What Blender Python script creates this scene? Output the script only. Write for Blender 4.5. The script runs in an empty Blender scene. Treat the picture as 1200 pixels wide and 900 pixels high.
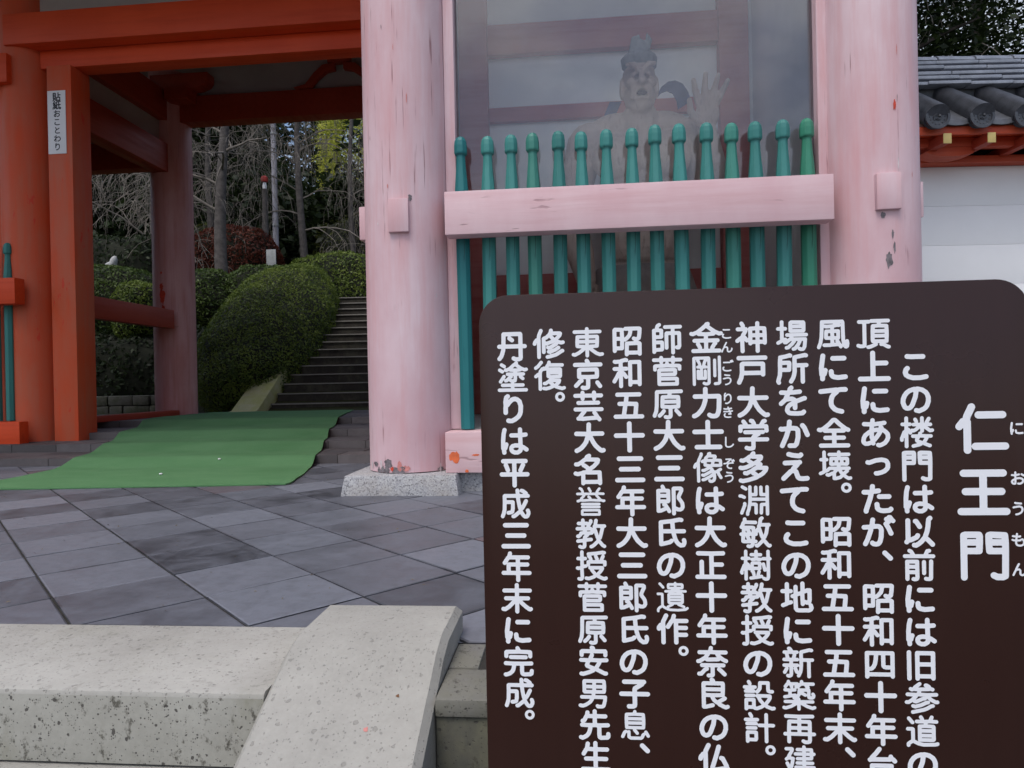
import bpy, bmesh, math, random
import numpy as np
from mathutils import Vector, Matrix, noise as mnoise

random.seed(7); RNG = np.random.default_rng(11)
SC = bpy.context.scene
COL = SC.collection
rad = math.radians

# ------------------------------------------------------------------ camera
YAW, ROLL = rad(5.1), rad(1.2)
EYE = Vector((0.0, 0.0, 0.62))
FWD = Vector((-math.sin(YAW), math.cos(YAW), 0)); RGT = Vector((math.cos(YAW), math.sin(YAW), 0)); UPV = Vector((0, 0, 1))
f_ = (FWD - UPV * (1.8 / 783)).normalized(); u_ = RGT.cross(f_).normalized()
ci = RGT * math.cos(ROLL) - u_ * math.sin(ROLL); cj = RGT * math.sin(ROLL) + u_ * math.cos(ROLL)
cam = bpy.data.cameras.new('camera'); camo = bpy.data.objects.new('camera', cam); COL.objects.link(camo)
camo.matrix_world = Matrix(((ci.x, cj.x, -f_.x, EYE.x), (ci.y, cj.y, -f_.y, EYE.y), (ci.z, cj.z, -f_.z, EYE.z), (0, 0, 0, 1)))
cam.sensor_width = 36; cam.lens = 783 / 1200 * 36; cam.clip_start = 0.02; cam.clip_end = 600
SC.camera = camo

# ------------------------------------------------------------------ sky, sun, exposure
SUN_EL, SUN_AZ = rad(63), rad(205)          # azimuth measured clockwise from +Y: behind the camera, a little left
w = bpy.data.worlds.new('World'); SC.world = w; w.use_nodes = True
nt = w.node_tree; nt.nodes.clear()
sky = nt.nodes.new('ShaderNodeTexSky'); sky.sky_type = 'NISHITA'; sky.sun_disc = False
sky.sun_elevation = SUN_EL; sky.sun_rotation = SUN_AZ; sky.dust_density = 3.0; sky.air_density = 1.0
hs = nt.nodes.new('ShaderNodeHueSaturation'); tcw = nt.nodes.new('ShaderNodeTexCoord'); mpw = nt.nodes.new('ShaderNodeMapping'); mpw.inputs['Scale'].default_value = (1, 1, 2.6)
ncl = nt.nodes.new('ShaderNodeTexNoise'); ncl.inputs['Scale'].default_value = 3.2; ncl.inputs['Detail'].default_value = 7; ncl.inputs['Roughness'].default_value = .6
nt.links.new(tcw.outputs['Generated'], mpw.inputs['Vector']); nt.links.new(mpw.outputs[0], ncl.inputs['Vector'])
for sock, lo, hi in (('Saturation', 1.15, .40), ('Value', .90, 1.35)):      # broken cloud: paler and brighter than the blue between
    mr = nt.nodes.new('ShaderNodeMapRange'); mr.inputs[1].default_value = .42; mr.inputs[2].default_value = .62; mr.inputs[3].default_value = lo; mr.inputs[4].default_value = hi
    nt.links.new(ncl.outputs['Fac'], mr.inputs[0]); nt.links.new(mr.outputs[0], hs.inputs[sock])
hs.inputs['Hue'].default_value = 0.502
bg = nt.nodes.new('ShaderNodeBackground'); bg.inputs['Strength'].default_value = 0.15
wo = nt.nodes.new('ShaderNodeOutputWorld')
nt.links.new(sky.outputs[0], hs.inputs['Color']); nt.links.new(hs.outputs[0], bg.inputs['Color']); nt.links.new(bg.outputs[0], wo.inputs['Surface'])
sl = bpy.data.lights.new('sun', 'SUN'); sl.energy = 0.95; sl.angle = rad(25); sl.color = (1.0, 0.97, 0.93)
so = bpy.data.objects.new('sun', sl); COL.objects.link(so)
sd = Vector((math.sin(SUN_AZ) * math.cos(SUN_EL), math.cos(SUN_AZ) * math.cos(SUN_EL), math.sin(SUN_EL)))
so.rotation_euler = sd.to_track_quat('Z', 'Y').to_euler(); so.location = (0, -5, 12)
SC.view_settings.view_transform = 'Standard'; SC.view_settings.look = 'None'
SC.view_settings.exposure = 0.3; SC.view_settings.gamma = 1.0
SC.cycles.max_bounces = 6; SC.cycles.diffuse_bounces = 4; SC.cycles.transparent_max_bounces = 8

# ------------------------------------------------------------------ node helpers
class NT:
    def __init__(s, name):
        s.m = bpy.data.materials.new(name); s.m.use_nodes = True; s.t = s.m.node_tree; s.t.nodes.clear()
        s.out = s.t.nodes.new('ShaderNodeOutputMaterial')
    def n(s, typ, **kw):
        nd = s.t.nodes.new(typ)
        for k, v in kw.items():
            if k[0] == '_': setattr(nd, k[1:], v)
            else:
                key = int(k[1:]) if k[0] == 'i' and k[1:].isdigit() else k.replace('__', ' ')
                if hasattr(v, 'is_output') or v.__class__.__name__.startswith('NodeSocket'): s.t.links.new(v, nd.inputs[key])
                else: nd.inputs[key].default_value = v
        return nd
    def coord(s, scale=(1, 1, 1), loc=(0, 0, 0)):
        tc = s.n('ShaderNodeTexCoord'); mp = s.n('ShaderNodeMapping'); mp.inputs['Scale'].default_value = scale; mp.inputs['Location'].default_value = loc
        s.t.links.new(tc.outputs['Object'], mp.inputs['Vector']); return mp.outputs[0]
    def noise(s, vec, scale, detail=4, rough=.55, dist=0):
        return s.n('ShaderNodeTexNoise', Vector=vec, Scale=scale, Detail=detail, Roughness=rough, Distortion=dist).outputs['Fac']
    def ramp(s, fac, stops):
        r = s.n('ShaderNodeValToRGB', Fac=fac); e = r.color_ramp.elements
        while len(e) < len(stops): e.new(.5)
        for el, (p, c) in zip(e, stops):
            el.position = p; el.color = (c[0], c[1], c[2], 1) if hasattr(c, '__len__') else (c, c, c, 1)
        return r.outputs[0]
    def mix(s, fac, a, b, blend='MIX'):
        m = s.n('ShaderNodeMix', _data_type='RGBA', _blend_type=blend)
        for k, v in ((0, fac), (6, a), (7, b)):
            if v.__class__.__name__.startswith('NodeSocket'): s.t.links.new(v, m.inputs[k])
            else: m.inputs[k].default_value = v if k == 0 else (v[0], v[1], v[2], 1)
        return m.outputs[2]
    def math(s, op, a, b=0.0):
        m = s.n('ShaderNodeMath', _operation=op)
        for k, v in ((0, a), (1, b)):
            if v.__class__.__name__.startswith('NodeSocket'): s.t.links.new(v, m.inputs[k])
            else: m.inputs[k].default_value = v
        return m.outputs[0]
    def done(s, col, rough=.6, bump=None, bstr=.3, bdist=.01, spec=.4, **kw):
        p = s.n('ShaderNodeBsdfPrincipled')
        for k, v in (('Base Color', col), ('Roughness', rough), ('Specular IOR Level', spec)) + tuple((a.replace('__', ' '), b) for a, b in kw.items()):
            if v.__class__.__name__.startswith('NodeSocket'): s.t.links.new(v, p.inputs[k])
            else: p.inputs[k].default_value = (v[0], v[1], v[2], 1) if hasattr(v, '__len__') and len(v) == 3 and k == 'Base Color' else v
        if bump is not None:
            b = s.n('ShaderNodeBump', Strength=bstr, Distance=bdist, Height=bump); s.t.links.new(b.outputs[0], p.inputs['Normal'])
        s.t.links.new(p.outputs[0], s.out.inputs[0]); return s.m

def paint_mat(name, base, light, deep, grain=(14, 14, .9), chips=0.0, chipcol=(.2, .19, .18), rough=.62, crack=.0, spec=.3, vary=0.0):
    """weathered paint on timber: chalky fading, streaks along the grain, fine drying cracks"""
    t = NT(name); v = t.coord(grain); v1 = t.coord((1, 1, 1))
    big = t.noise(t.coord((2.2, 2.2, 1.0)), 1.3, 5, .6)
    st = t.noise(v, 1.0, 6, .65)
    c = t.mix(t.ramp(big, [(.34, 0), (.66, 1)]), base, light)
    c = t.mix(t.math('MULTIPLY', t.ramp(st, [(.47, 0), (.70, 1)]), .62), c, deep)
    if vary:
        oi = t.n('ShaderNodeObjectInfo'); c = t.mix(t.math('MULTIPLY', oi.outputs['Random'], vary), c, tuple(x * .55 for x in deep))
    ck = t.noise(t.coord((grain[0] * 5, grain[1] * 5, grain[2] * 2.2)), 1.0, 3, .5)
    ckm = t.ramp(ck, [(.635, 0), (.675, 1)])
    gate = t.ramp(t.noise(v1, 2.5, 3), [(.5, 0), (.6, 1)])
    ckm2 = t.math('MULTIPLY', ckm, gate)
    if crack: c = t.mix(t.math('MULTIPLY', ckm2, crack), c, (deep[0] * .45, deep[1] * .4, deep[2] * .4))
    if chips:
        ch = t.ramp(t.noise(t.coord((2.4, 2.4, .7)), 3.6, 7, .62), [(.70 - chips, 0), (.715 - chips, 1)])
        c = t.mix(ch, c, chipcol)
    fine = t.noise(t.coord((grain[0] * 3, grain[1] * 3, grain[2] * 3)), 1.5, 5)
    h = t.math('SUBTRACT', t.math('MULTIPLY', fine, .5), t.math('MULTIPLY', ckm2, .8))
    return t.done(c, t.ramp(st, [(.3, rough - .1), (.7, rough + .12)]), h, .35, .004, spec)

M = {}
GX, GZ, GYY = (.9, 14, 14), (14, 14, .9), (14, .9, 14)
PB, PL, PD = (.60, .385, .415), (.70, .535, .57), (.62, .32, .33)
M['pink'] = paint_mat('faded_pink_paint', PB, PL, PD, GZ, crack=.75)
M['pink_x'] = paint_mat('faded_pink_rail_paint', (.66, .43, .46), (.72, .52, .545), (.60, .35, .365), GX, crack=.5)
M['pink_spot'] = paint_mat('faded_pink_sill_paint', (.64, .43, .45), (.70, .52, .54), (.58, .33, .33), GX, crack=.5)
M['red'] = paint_mat('red_gate_paint', (.60, .078, .022), (.52, .12, .06), (.68, .07, .016), GZ, chips=.055, chipcol=(.62, .05, .02), rough=.55)
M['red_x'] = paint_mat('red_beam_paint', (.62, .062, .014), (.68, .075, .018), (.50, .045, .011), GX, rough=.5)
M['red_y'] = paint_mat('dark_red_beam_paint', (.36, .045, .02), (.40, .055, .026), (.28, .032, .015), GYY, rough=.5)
M['rosy'] = paint_mat('rosy_column_paint', (.58, .27, .26), (.66, .38, .39), (.50, .18, .16), GZ, crack=.2, rough=.5)
M['niche_red'] = paint_mat('niche_red_paint', (.50, .13, .11), (.54, .19, .17), (.42, .08, .06), GX, rough=.6)
M['teal'] = paint_mat('teal_picket_paint', (.045, .225, .205), (.06, .26, .245), (.03, .18, .16), (20, 20, 1.2), rough=.5, crack=.8, vary=.45)
M['green'] = paint_mat('green_picket_paint', (.045, .225, .18), (.06, .255, .21), (.03, .175, .135), (20, 20, 1.2), rough=.5, crack=.8, vary=.45)
M['bluegreen'] = paint_mat('blue_green_picket_paint', (.02, .20, .215), (.03, .24, .25), (.02, .16, .17), (20, 20, 1.2), rough=.5, crack=.8, vary=.45)
M['jade'] = paint_mat('grass_green_picket_paint', (.038, .24, .15), (.05, .265, .175), (.028, .18, .11), (20, 20, 1.2), rough=.5, crack=.8, vary=.45)

def simple(name, col, rough=.6, var=.18, scale=6, bstr=.15, spec=.4, **kw):
    t = NT(name); n = t.noise(t.coord(), scale, 6, .6)
    c = t.mix(t.ramp(n, [(.3, 0), (.7, 1)]), tuple(x * (1 - var) for x in col), tuple(min(1, x * (1 + var)) for x in col))
    return t.done(c, rough, t.noise(t.coord(), scale * 12, 4), bstr, .003, spec, **kw)
M['plaster'] = simple('white_plaster', (.90, .90, .90), .8, .04, 3)
M['plaster_wall'] = simple('white_wall_boards', (.88, .88, .88), .6, .03, 2, .05)
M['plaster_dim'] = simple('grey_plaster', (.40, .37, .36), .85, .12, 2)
M['white_plate'] = simple('white_plate', (.78, .78, .80), .45, .03, 4, .05)
M['ink'] = simple('black_ink', (.012, .013, .022), .5, .1, 5, 0)
M['letter'] = simple('white_lettering', (.84, .85, .89), .45, .02, 5, 0)
M['metal'] = simple('grey_steel', (.42, .42, .42), .4, .1, 8, .1, Metallic=.7)
M['bulb_red'] = simple('red_lamp_lens', (.35, .03, .02), .35, .2, 8)
M['pole'] = simple('grey_concrete_pole', (.36, .35, .39), .7, .15, 5)
M['darkhole'] = simple('gap_shade', (.018, .017, .018), .9, .3, 9)  # near-black that stands in for shade in the eave gap
M['chip_grey'] = simple('bare_weathered_wood', (.17, .15, .16), .85, .5, 40, .5)
M['chip_red'] = simple('old_red_undercoat', (.55, .06, .03), .6, .25, 30, .3)
M['gold'] = simple('yellow_rafter_end', (.60, .46, .17), .55, .12, 9)
M['tile'] = simple('grey_roof_tile', (.12, .125, .14), .42, .3, 14, .35, .5)
M['tile_dark'] = simple('dark_roof_tile', (.062, .065, .075), .36, .35, 16, .4, .5)
M['tile_light'] = simple('silvery_ridge_tile', (.36, .38, .43), .38, .22, 12, .3, .5)
M['sash'] = simple('indigo_sash', (.06, .075, .17), .8, .25, 12)
M['wood_dark'] = simple('brown_pedestal_wood', (.13, .065, .05), .6, .25, 10, .3)
M['bark'] = simple('grey_bark', (.085, .075, .070), .9, .45, 9, .9)
M['bark_dark'] = simple('dark_bark', (.035, .028, .025), .9, .4, 9, .9)
M['twig'] = simple('pale_twigs', (.165, .145, .125), .85, .35, 3, .2)
M['bamboo'] = simple('bamboo_culm', (.17, .17, .07), .5, .3, 6, .1)
M['stone'] = simple('grey_lump', (.42, .42, .42), .8, .2, 14, .5)

t = NT('brown_sign_enamel'); n1 = t.noise(t.coord((30, 30, 3)), 1.5, 5)
M['sign'] = t.done(t.mix(n1, (.025, .0082, .0056), (.031, .0108, .0076)), t.ramp(t.noise(t.coord(), 5, 5), [(.3, .26), (.7, .34)]), t.noise(t.coord(), 220, 2), .03, .001, .38)

t = NT('carved_wood_statue'); n1 = t.noise(t.coord((1, 1, 1)), 5, 6, .65); n2 = t.noise(t.coord((9, 9, 2)), 5, 4)
c = t.mix(t.ramp(n1, [(.35, 0), (.7, 1)]), (.56, .42, .36), (.66, .53, .46)); c = t.mix(t.math('MULTIPLY', t.ramp(n2, [(.55, 0), (.75, 1)]), .5), c, (.26, .15, .11))
M['statue'] = t.done(c, .8, n2, .3, .01)

t = NT('niche_glass')
tr = t.n('ShaderNodeBsdfTransparent'); tr.inputs[0].default_value = (.985, .99, .99, 1)
df = t.n('ShaderNodeBsdfDiffuse'); df.inputs[0].default_value = (.50, .54, .72, 1)  # dust film tinted blue to paint in hazy sky reflection
gl = t.n('ShaderNodeBsdfGlossy'); gl.inputs['Roughness'].default_value = .03
lw = t.n('ShaderNodeFresnel'); lw.inputs['IOR'].default_value = 1.6
dust_haze = t.ramp(t.noise(t.coord((1, 1, 1)), 2.2, 5, .6, 1.0), [(.3, .02), (.75, .07)])
m1 = t.n('ShaderNodeMixShader'); t.t.links.new(dust_haze, m1.inputs[0]); t.t.links.new(tr.outputs[0], m1.inputs[1]); t.t.links.new(df.outputs[0], m1.inputs[2])
m2 = t.n('ShaderNodeMixShader'); t.t.links.new(t.math('MULTIPLY', lw.outputs[0], 1.0), m2.inputs[0]); t.t.links.new(m1.outputs[0], m2.inputs[1]); t.t.links.new(gl.outputs[0], m2.inputs[2])
t.t.links.new(m2.outputs[0], t.out.inputs[0]); M['glass'] = t.m

def concrete(name, a, b, pits=.5, stain=0.0, moss=None):
    t = NT(name); v = t.coord()
    c = t.mix(t.ramp(t.noise(v, 3.0, 8, .65), [(.3, 0), (.7, 1)]), a, b)
    c = t.mix(t.math('MULTIPLY', t.ramp(t.noise(v, 90, 3, .6), [(.42, 0), (.68, 1)]), .12), c, (b[0] * 1.25, b[1] * 1.25, b[2] * 1.25))
    vo = t.n('ShaderNodeTexVoronoi', Vector=t.n('ShaderNodeMix', _data_type='VECTOR', i0=.02, i4=v, i5=t.n('ShaderNodeTexNoise', Vector=v, Scale=30.).outputs['Color']).outputs[1], Scale=95.0, Randomness=1.0)
    sep = t.n('ShaderNodeSeparateColor', Color=vo.outputs['Color'])
    size = t.math('MULTIPLY', t.math('POWER', sep.outputs[0], 7.0), .5)
    pit = t.ramp(t.math('SUBTRACT', size, vo.outputs['Distance']), [(.0, 0), (.09, 1)])
    vo2 = t.n('ShaderNodeTexVoronoi', Vector=v, Scale=230.0); sep2 = t.n('ShaderNodeSeparateColor', Color=vo2.outputs['Color'])
    pit2 = t.ramp(t.math('SUBTRACT', t.math('MULTIPLY', t.math('POWER', sep2.outputs[0], 4.0), .5), vo2.outputs['Distance']), [(.0, 0), (.12, 1)])
    allp = t.math('MAXIMUM', pit, pit2)
    if stain:
        sm = t.ramp(t.noise(t.coord((1, 1, .6)), 3.5, 7, .7), [(.48, 0), (.72, 1)])
        c = t.mix(t.math('MULTIPLY', sm, stain), c, (.17, .165, .11))
        sp = t.ramp(t.noise(t.coord((9, 9, 7)), 4, 5, .7), [(.57, 0), (.66, 1)]); c = t.mix(t.math('MULTIPLY', sp, min(.85, stain * .9)), c, (.06, .055, .042))
    if moss: c = t.mix(t.ramp(t.noise(v, 5, 7, .7), [(.4, 0), (.62, 1)]), c, moss)
    c = t.mix(t.math('MULTIPLY', allp, pits), c, (.06, .055, .05))
    h = t.math('SUBTRACT', t.math('MULTIPLY', t.noise(v, 60, 5, .7), .35), allp)
    return t.done(c, .85, h, .55, .004, .3)
M['concrete'] = concrete('weathered_concrete', (.28, .272, .248), (.40, .39, .358), .28)
M['concrete_face'] = concrete('stained_concrete', (.24, .235, .205), (.37, .365, .33), .9, .95)
M['concrete_dark'] = concrete('damp_shaded_concrete', (.055, .055, .05), (.10, .10, .09), .7, .8)  # damp, and the shade of the sign darkened into the colour
M['mossy'] = concrete('mossy_stone', (.38, .37, .20), (.48, .46, .26), .4, .2, (.38, .38, .14))
M['step_stone'] = concrete('dark_step_stone', (.028, .024, .021), (.05, .045, .04), .4, .4)
M['step_edge'] = concrete('lit_step_edge', (.22, .21, .20), (.30, .29, .27), .3, .2)  # light caught on the nosings, put into a paler colour
M['rubble'] = concrete('rubble_stone', (.07, .066, .06), (.13, .125, .11), .4, .5, (.05, .055, .03))

t = NT('granite'); v = t.coord(); vo = t.n('ShaderNodeTexVoronoi', Vector=v, Scale=150.0); sp = t.n('ShaderNodeSeparateColor', Color=vo.outputs['Color'])
c = t.ramp(sp.outputs[0], [(.0, (.12, .12, .13)), (.14, (.27, .27, .285)), (.5, (.36, .36, .375)), (1., (.47, .47, .47))])
c = t.mix(t.math('MULTIPLY', t.ramp(t.noise(v, 4, 6, .65), [(.5, 0), (.7, 1)]), .45), c, (.30, .26, .22))
M['granite'] = t.done(c, .75, vo.outputs['Distance'], .25, .003)

t = NT('grey_slate_paving'); v = t.coord(); at = t.n('ShaderNodeAttribute', _attribute_name='tone')
st = t.noise(t.coord((1, 1, 1)), 5, 7, .68, .6)
c = t.mix(at.outputs['Fac'], (.020, .021, .026), (.195, .21, .25))
c = t.mix(t.ramp(st, [(.34, 0), (.62, .5), (.8, .7)]), c, (.165, .178, .215))
c = t.mix(t.math('MULTIPLY', t.ramp(t.noise(v, 22, 5, .7), [(.45, 0), (.75, 1)]), .35), c, (.05, .048, .05))
at2 = t.n('ShaderNodeAttribute', _attribute_name='hue'); c = t.mix(at2.outputs['Fac'], c, (.14, .085, .088))
M['paver'] = t.done(c, t.ramp(st, [(.3, .40), (.7, .62)]), t.noise(v, 35, 6, .7), .25, .004, .5)
M['joint'] = simple('dirt_joint', (.03, .028, .024), .95, .4, 20, .5)
t = NT('grey_floor_brick'); v = t.coord(); at = t.n('ShaderNodeAttribute', _attribute_name='tone')
c = t.mix(at.outputs['Fac'], (.075, .068, .07), (.15, .135, .138)); c = t.mix(t.math('MULTIPLY', t.ramp(t.noise(v, 8, 6, .7), [(.4, 0), (.7, 1)]), .4), c, (.06, .05, .05))
M['brick'] = t.done(c, .7, t.noise(v, 40, 5, .7), .3, .004)
t = NT('green_carpet'); v = t.coord(); n1 = t.noise(v, 260, 3, .6); n2 = t.noise(t.coord((1, 2.5, 1)), 2.0, 6, .6)
c = t.mix(t.ramp(n2, [(.3, 0), (.7, 1)]), (.080, .215, .082), (.12, .27, .12)); c = t.mix(t.math('MULTIPLY', n1, .5), c, (.085, .16, .095))
M['carpet'] = t.done(c, .95, n1, .5, .004, .15)
t = NT('earth_ground'); v = t.coord(); c = t.mix(t.ramp(t.noise(v, 1.2, 8, .7), [(.35, 0), (.65, 1)]), (.035, .03, .018), (.05, .06, .02))
M['earth'] = t.done(c, .95, t.noise(v, 9, 7, .7), .8, .06, .2)
t = NT('asphalt_yard'); v = t.coord(); c = t.mix(t.noise(v, 60, 5, .7), (.075, .075, .075), (.13, .128, .12)); M['yard'] = t.done(c, .9, t.noise(v, 80, 4), .4, .01)

def leaf_mat(name, a, b, rough=.5, trans=.35):
    t = NT(name); v = t.coord()
    at = t.n('ShaderNodeAttribute', _attribute_name='tone')
    c = t.mix(at.outputs['Fac'], a, b)
    p = t.n('ShaderNodeBsdfPrincipled'); t.t.links.new(c, p.inputs['Base Color']); p.inputs['Roughness'].default_value = rough; p.inputs['Specular IOR Level'].default_value = .25
    tl = t.n('ShaderNodeBsdfTranslucent'); t.t.links.new(c, tl.inputs[0])
    mx = t.n('ShaderNodeMixShader'); mx.inputs[0].default_value = trans; t.t.links.new(p.outputs[0], mx.inputs[1]); t.t.links.new(tl.outputs[0], mx.inputs[2])
    t.t.links.new(mx.outputs[0], t.out.inputs[0]); return t.m
M['azalea'] = leaf_mat('azalea_leaf', (.042, .075, .012), (.18, .235, .042))
M['hedge'] = leaf_mat('hedge_leaf', (.028, .052, .013), (.09, .135, .03))
M['redbush'] = leaf_mat('russet_leaf', (.06, .014, .009), (.17, .045, .025))
M['conifer'] = leaf_mat('evergreen_leaf', (.010, .018, .007), (.032, .050, .016))
M['olive'] = leaf_mat('olive_leaf', (.04, .05, .012), (.11, .12, .03))
M['bambooleaf'] = leaf_mat('sunlit_bamboo_leaf', (.30, .36, .05), (.66, .66, .14), .5, .5)  # sunlight on the stand put into the pale leaf colour
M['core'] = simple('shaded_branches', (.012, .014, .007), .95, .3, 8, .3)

# ------------------------------------------------------------------ mesh helpers
class MB:
    """collects faces for ONE mesh"""
    def __init__(s): s.v = []; s.f = []; s.m = []
    def add(s, vs, fs, mi=0):
        o = len(s.v); s.v += [tuple(p) for p in vs]; s.f += [tuple(i + o for i in f) for f in fs]; s.m += [mi] * len(fs); return s
    def box(s, x0, x1, y0, y1, z0, z1, mi=0):
        v = [(x0, y0, z0), (x1, y0, z0), (x1, y1, z0), (x0, y1, z0), (x0, y0, z1), (x1, y0, z1), (x1, y1, z1), (x0, y1, z1)]
        return s.add(v, [(0, 3, 2, 1), (4, 5, 6, 7), (0, 1, 5, 4), (1, 2, 6, 5), (2, 3, 7, 6), (3, 0, 4, 7)], mi)
    def fbox(s, O, ax, ay, az, l0, l1, d0, d1, z0, z1, mi=0):
        v = []
        for z in (z0, z1):
            for l, d in ((l0, d0), (l1, d0), (l1, d1), (l0, d1)): v.append(O + ax * l + ay * d + az * z)
        return s.add(v, [(0, 3, 2, 1), (4, 5, 6, 7), (0, 1, 5, 4), (1, 2, 6, 5), (2, 3, 7, 6), (3, 0, 4, 7)], mi)
    def lathe(s, prof, cx=0, cy=0, n=24, mi=0):
        vs = []; fs = []
        for r, z in prof:
            for i in range(n): a = 2 * math.pi * i / n; vs.append((cx + r * math.cos(a), cy + r * math.sin(a), z))
        for k in range(len(prof) - 1):
            for i in range(n): j = (i + 1) % n; fs.append((k * n + i, k * n + j, (k + 1) * n + j, (k + 1) * n + i))
        fs.append(tuple(range(n))[::-1]); fs.append(tuple((len(prof) - 1) * n + i for i in range(n)))
        return s.add(vs, fs, mi)
    def tube(s, pts, rads, n=6, mi=0, cap=True):
        pts = [Vector(p) for p in pts]; vs = []; fs = []
        d0 = (pts[1] - pts[0]).normalized(); a = d0.orthogonal().normalized()
        for k, p in enumerate(pts):
            d = (pts[min(k + 1, len(pts) - 1)] - pts[max(k - 1, 0)]).normalized()
            a = (a - d * a.dot(d)); a = a.normalized() if a.length > 1e-6 else d.orthogonal().normalized(); b = d.cross(a)
            for i in range(n): t_ = 2 * math.pi * i / n; vs.append(p + (a * math.cos(t_) + b * math.sin(t_)) * rads[k])
        for k in range(len(pts) - 1):
            for i in range(n): j = (i + 1) % n; fs.append((k * n + i, k * n + j, (k + 1) * n + j, (k + 1) * n + i))
        if cap: fs.append(tuple(range(n))[::-1]); fs.append(tuple((len(pts) - 1) * n + i for i in range(n)))
        return s.add(vs, fs, mi)
    def prism(s, poly, y0, y1, mi=0):
        """poly in X,Z extruded along Y"""
        n = len(poly); v = [(x, y0, z) for x, z in poly] + [(x, y1, z) for x, z in poly]
        return s.add(v, [tuple(range(n)), tuple(range(2 * n - 1, n - 1, -1))] + [(i, i + n, (i + 1) % n + n, (i + 1) % n) for i in range(n)], mi)
    def prismx(s, poly, x0, x1, mi=0):
        n = len(poly); v = [(x0, y, z) for y, z in poly] + [(x1, y, z) for y, z in poly]
        return s.add(v, [tuple(range(n))[::-1], tuple(range(n, 2 * n))] + [(i, (i + 1) % n, (i + 1) % n + n, i + n) for i in range(n)], mi)
    def build(s, name, mats, parent=None, base=None, bevel=0, smooth=35, attrs=None):
        base = Vector(base) if base is not None else (Vector(parent['_b']) if parent is not None and '_b' in parent else Vector((0, 0, 0)))
        me = bpy.data.meshes.new(name)
        me.from_pydata([(p[0] - base[0], p[1] - base[1], p[2] - base[2]) for p in s.v], [], s.f)
        if not isinstance(mats, (list, tuple)): mats = [mats]
        for m in mats: me.materials.append(m)
        if len(mats) > 1: me.polygons.foreach_set('material_index', s.m)
        if attrs:
            for k, vals in attrs.items():
                a = me.attributes.new(k, 'FLOAT', 'FACE'); a.data.foreach_set('value', np.asarray(vals, np.float32))
        bm = bmesh.new(); bm.from_mesh(me); bmesh.ops.recalc_face_normals(bm, faces=bm.faces)
        bm.to_mesh(me); bm.free()
        if bevel:
            bm = bmesh.new(); bm.from_mesh(me)
            ed = [e for e in bm.edges if len(e.link_faces) == 2 and e.calc_face_angle(0) > rad(30)]
            bmesh.ops.bevel(bm, geom=ed, offset=bevel, segments=2, profile=.6, affect='EDGES', clamp_overlap=True)
            bm.to_mesh(me); bm.free()
        if smooth:
            me.polygons.foreach_set('use_smooth', [True] * len(me.polygons)); me.set_sharp_from_angle(angle=rad(smooth))
        o = bpy.data.objects.new(name, me); COL.objects.link(o)
        if parent is not None: o.parent = parent
        else: o.location = base
        o['_b'] = tuple(base); return o

def tag(o, label=None, cat=None, group=None, kind=None):
    for k, v in (('label', label), ('category', cat), ('group', group), ('kind', kind)):
        if v: o[k] = v
    return o
def thing(name, label, cat, loc, group=None):
    o = bpy.data.objects.new(name, None); COL.objects.link(o); o.location = loc; o['_b'] = tuple(loc); o.empty_display_size = .2
    return tag(o, label, cat, group)
def part(name, parent, kind=None):      # a part that only carries sub-parts is still a mesh; helper for sub-part bases
    parent['_b'] = parent['_b']; return parent
def sub(o, base):                       # remember the world base of a mesh so that its sub-parts can be built in world coordinates
    o['_b'] = tuple(base); return o
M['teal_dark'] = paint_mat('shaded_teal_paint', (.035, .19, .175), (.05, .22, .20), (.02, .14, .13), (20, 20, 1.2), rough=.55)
M['niche_col'] = M['niche_red']
M['niche_side'] = simple('niche_side_boards', (.66, .60, .58), .7, .1, 4)  # unseen left wall, made pale to bounce light into the niche
M['ceiling'] = simple('ceiling_boards', (.32, .20, .17), .8, .2, 3)
M['concrete_top'] = concrete('weathered_coping', (.29, .28, .255), (.41, .40, .368), .35, .28)
M['concrete_lip'] = concrete('grey_wall_coping', (.13, .13, .12), (.21, .205, .19), .6, .6)  # grey lowered to carry the shade behind the sign
M['rust'] = simple('rust', (.16, .08, .04), .9, .3, 40)
M['mouth'] = simple('dark_mouth', (.06, .03, .03), .8, .2, 20)
M['statue_grey'] = simple('greyed_wood', (.30, .30, .29), .8, .25, 10, .3)
M['statue_cloth'] = simple('faded_cloth_carving', (.40, .34, .32), .8, .25, 7, .3)
M['eave_red'] = paint_mat('fresh_vermilion_paint', (.48, .06, .022), (.52, .085, .035), (.40, .045, .018), GX, rough=.5)
M['white_dim'] = simple('pale_board', (.40, .41, .40), .7, .2, 9)
# slabs that stand out in the photograph: position on the plaza, tone, reddish tint
PAVER_MARKS = [(-1.35, 2.43, .0, .0), (-1.75, 2.05, .80, None), (-1.9, 3.25, .42, None), (-.33, 2.62, .55, .6), (-.05, 2.32, .6, .35), (-.82, 2.9, .32, None), (-2.75, 3.35, .22, None), (-3.15, 3.75, .30, None),
               (-2.2, 2.05, .78, None), (-.82, 1.95, .80, None), (-1.05, 2.15, .72, None), (-1.55, 2.2, .7, None), (-1.35, 3.95, .05, None), (-2.0, 2.75, .5, .0)]
M['orange_coat'] = simple('old_orange_coat', (.72, .15, .05), .6, .2, 30, .3)
M['flake_pale'] = simple('pale_primer', (.60, .52, .53), .8, .2, 30, .4)
M['flake_red'] = simple('reddish_undercoat', (.56, .22, .20), .7, .2, 30, .3)
M['flake_grey'] = simple('greyish_weathered_paint', (.40, .29, .30), .8, .2, 30, .4)
M['litter'] = leaf_mat('dry_grit', (.05, .035, .02), (.22, .18, .12), .8, .1)

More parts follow.
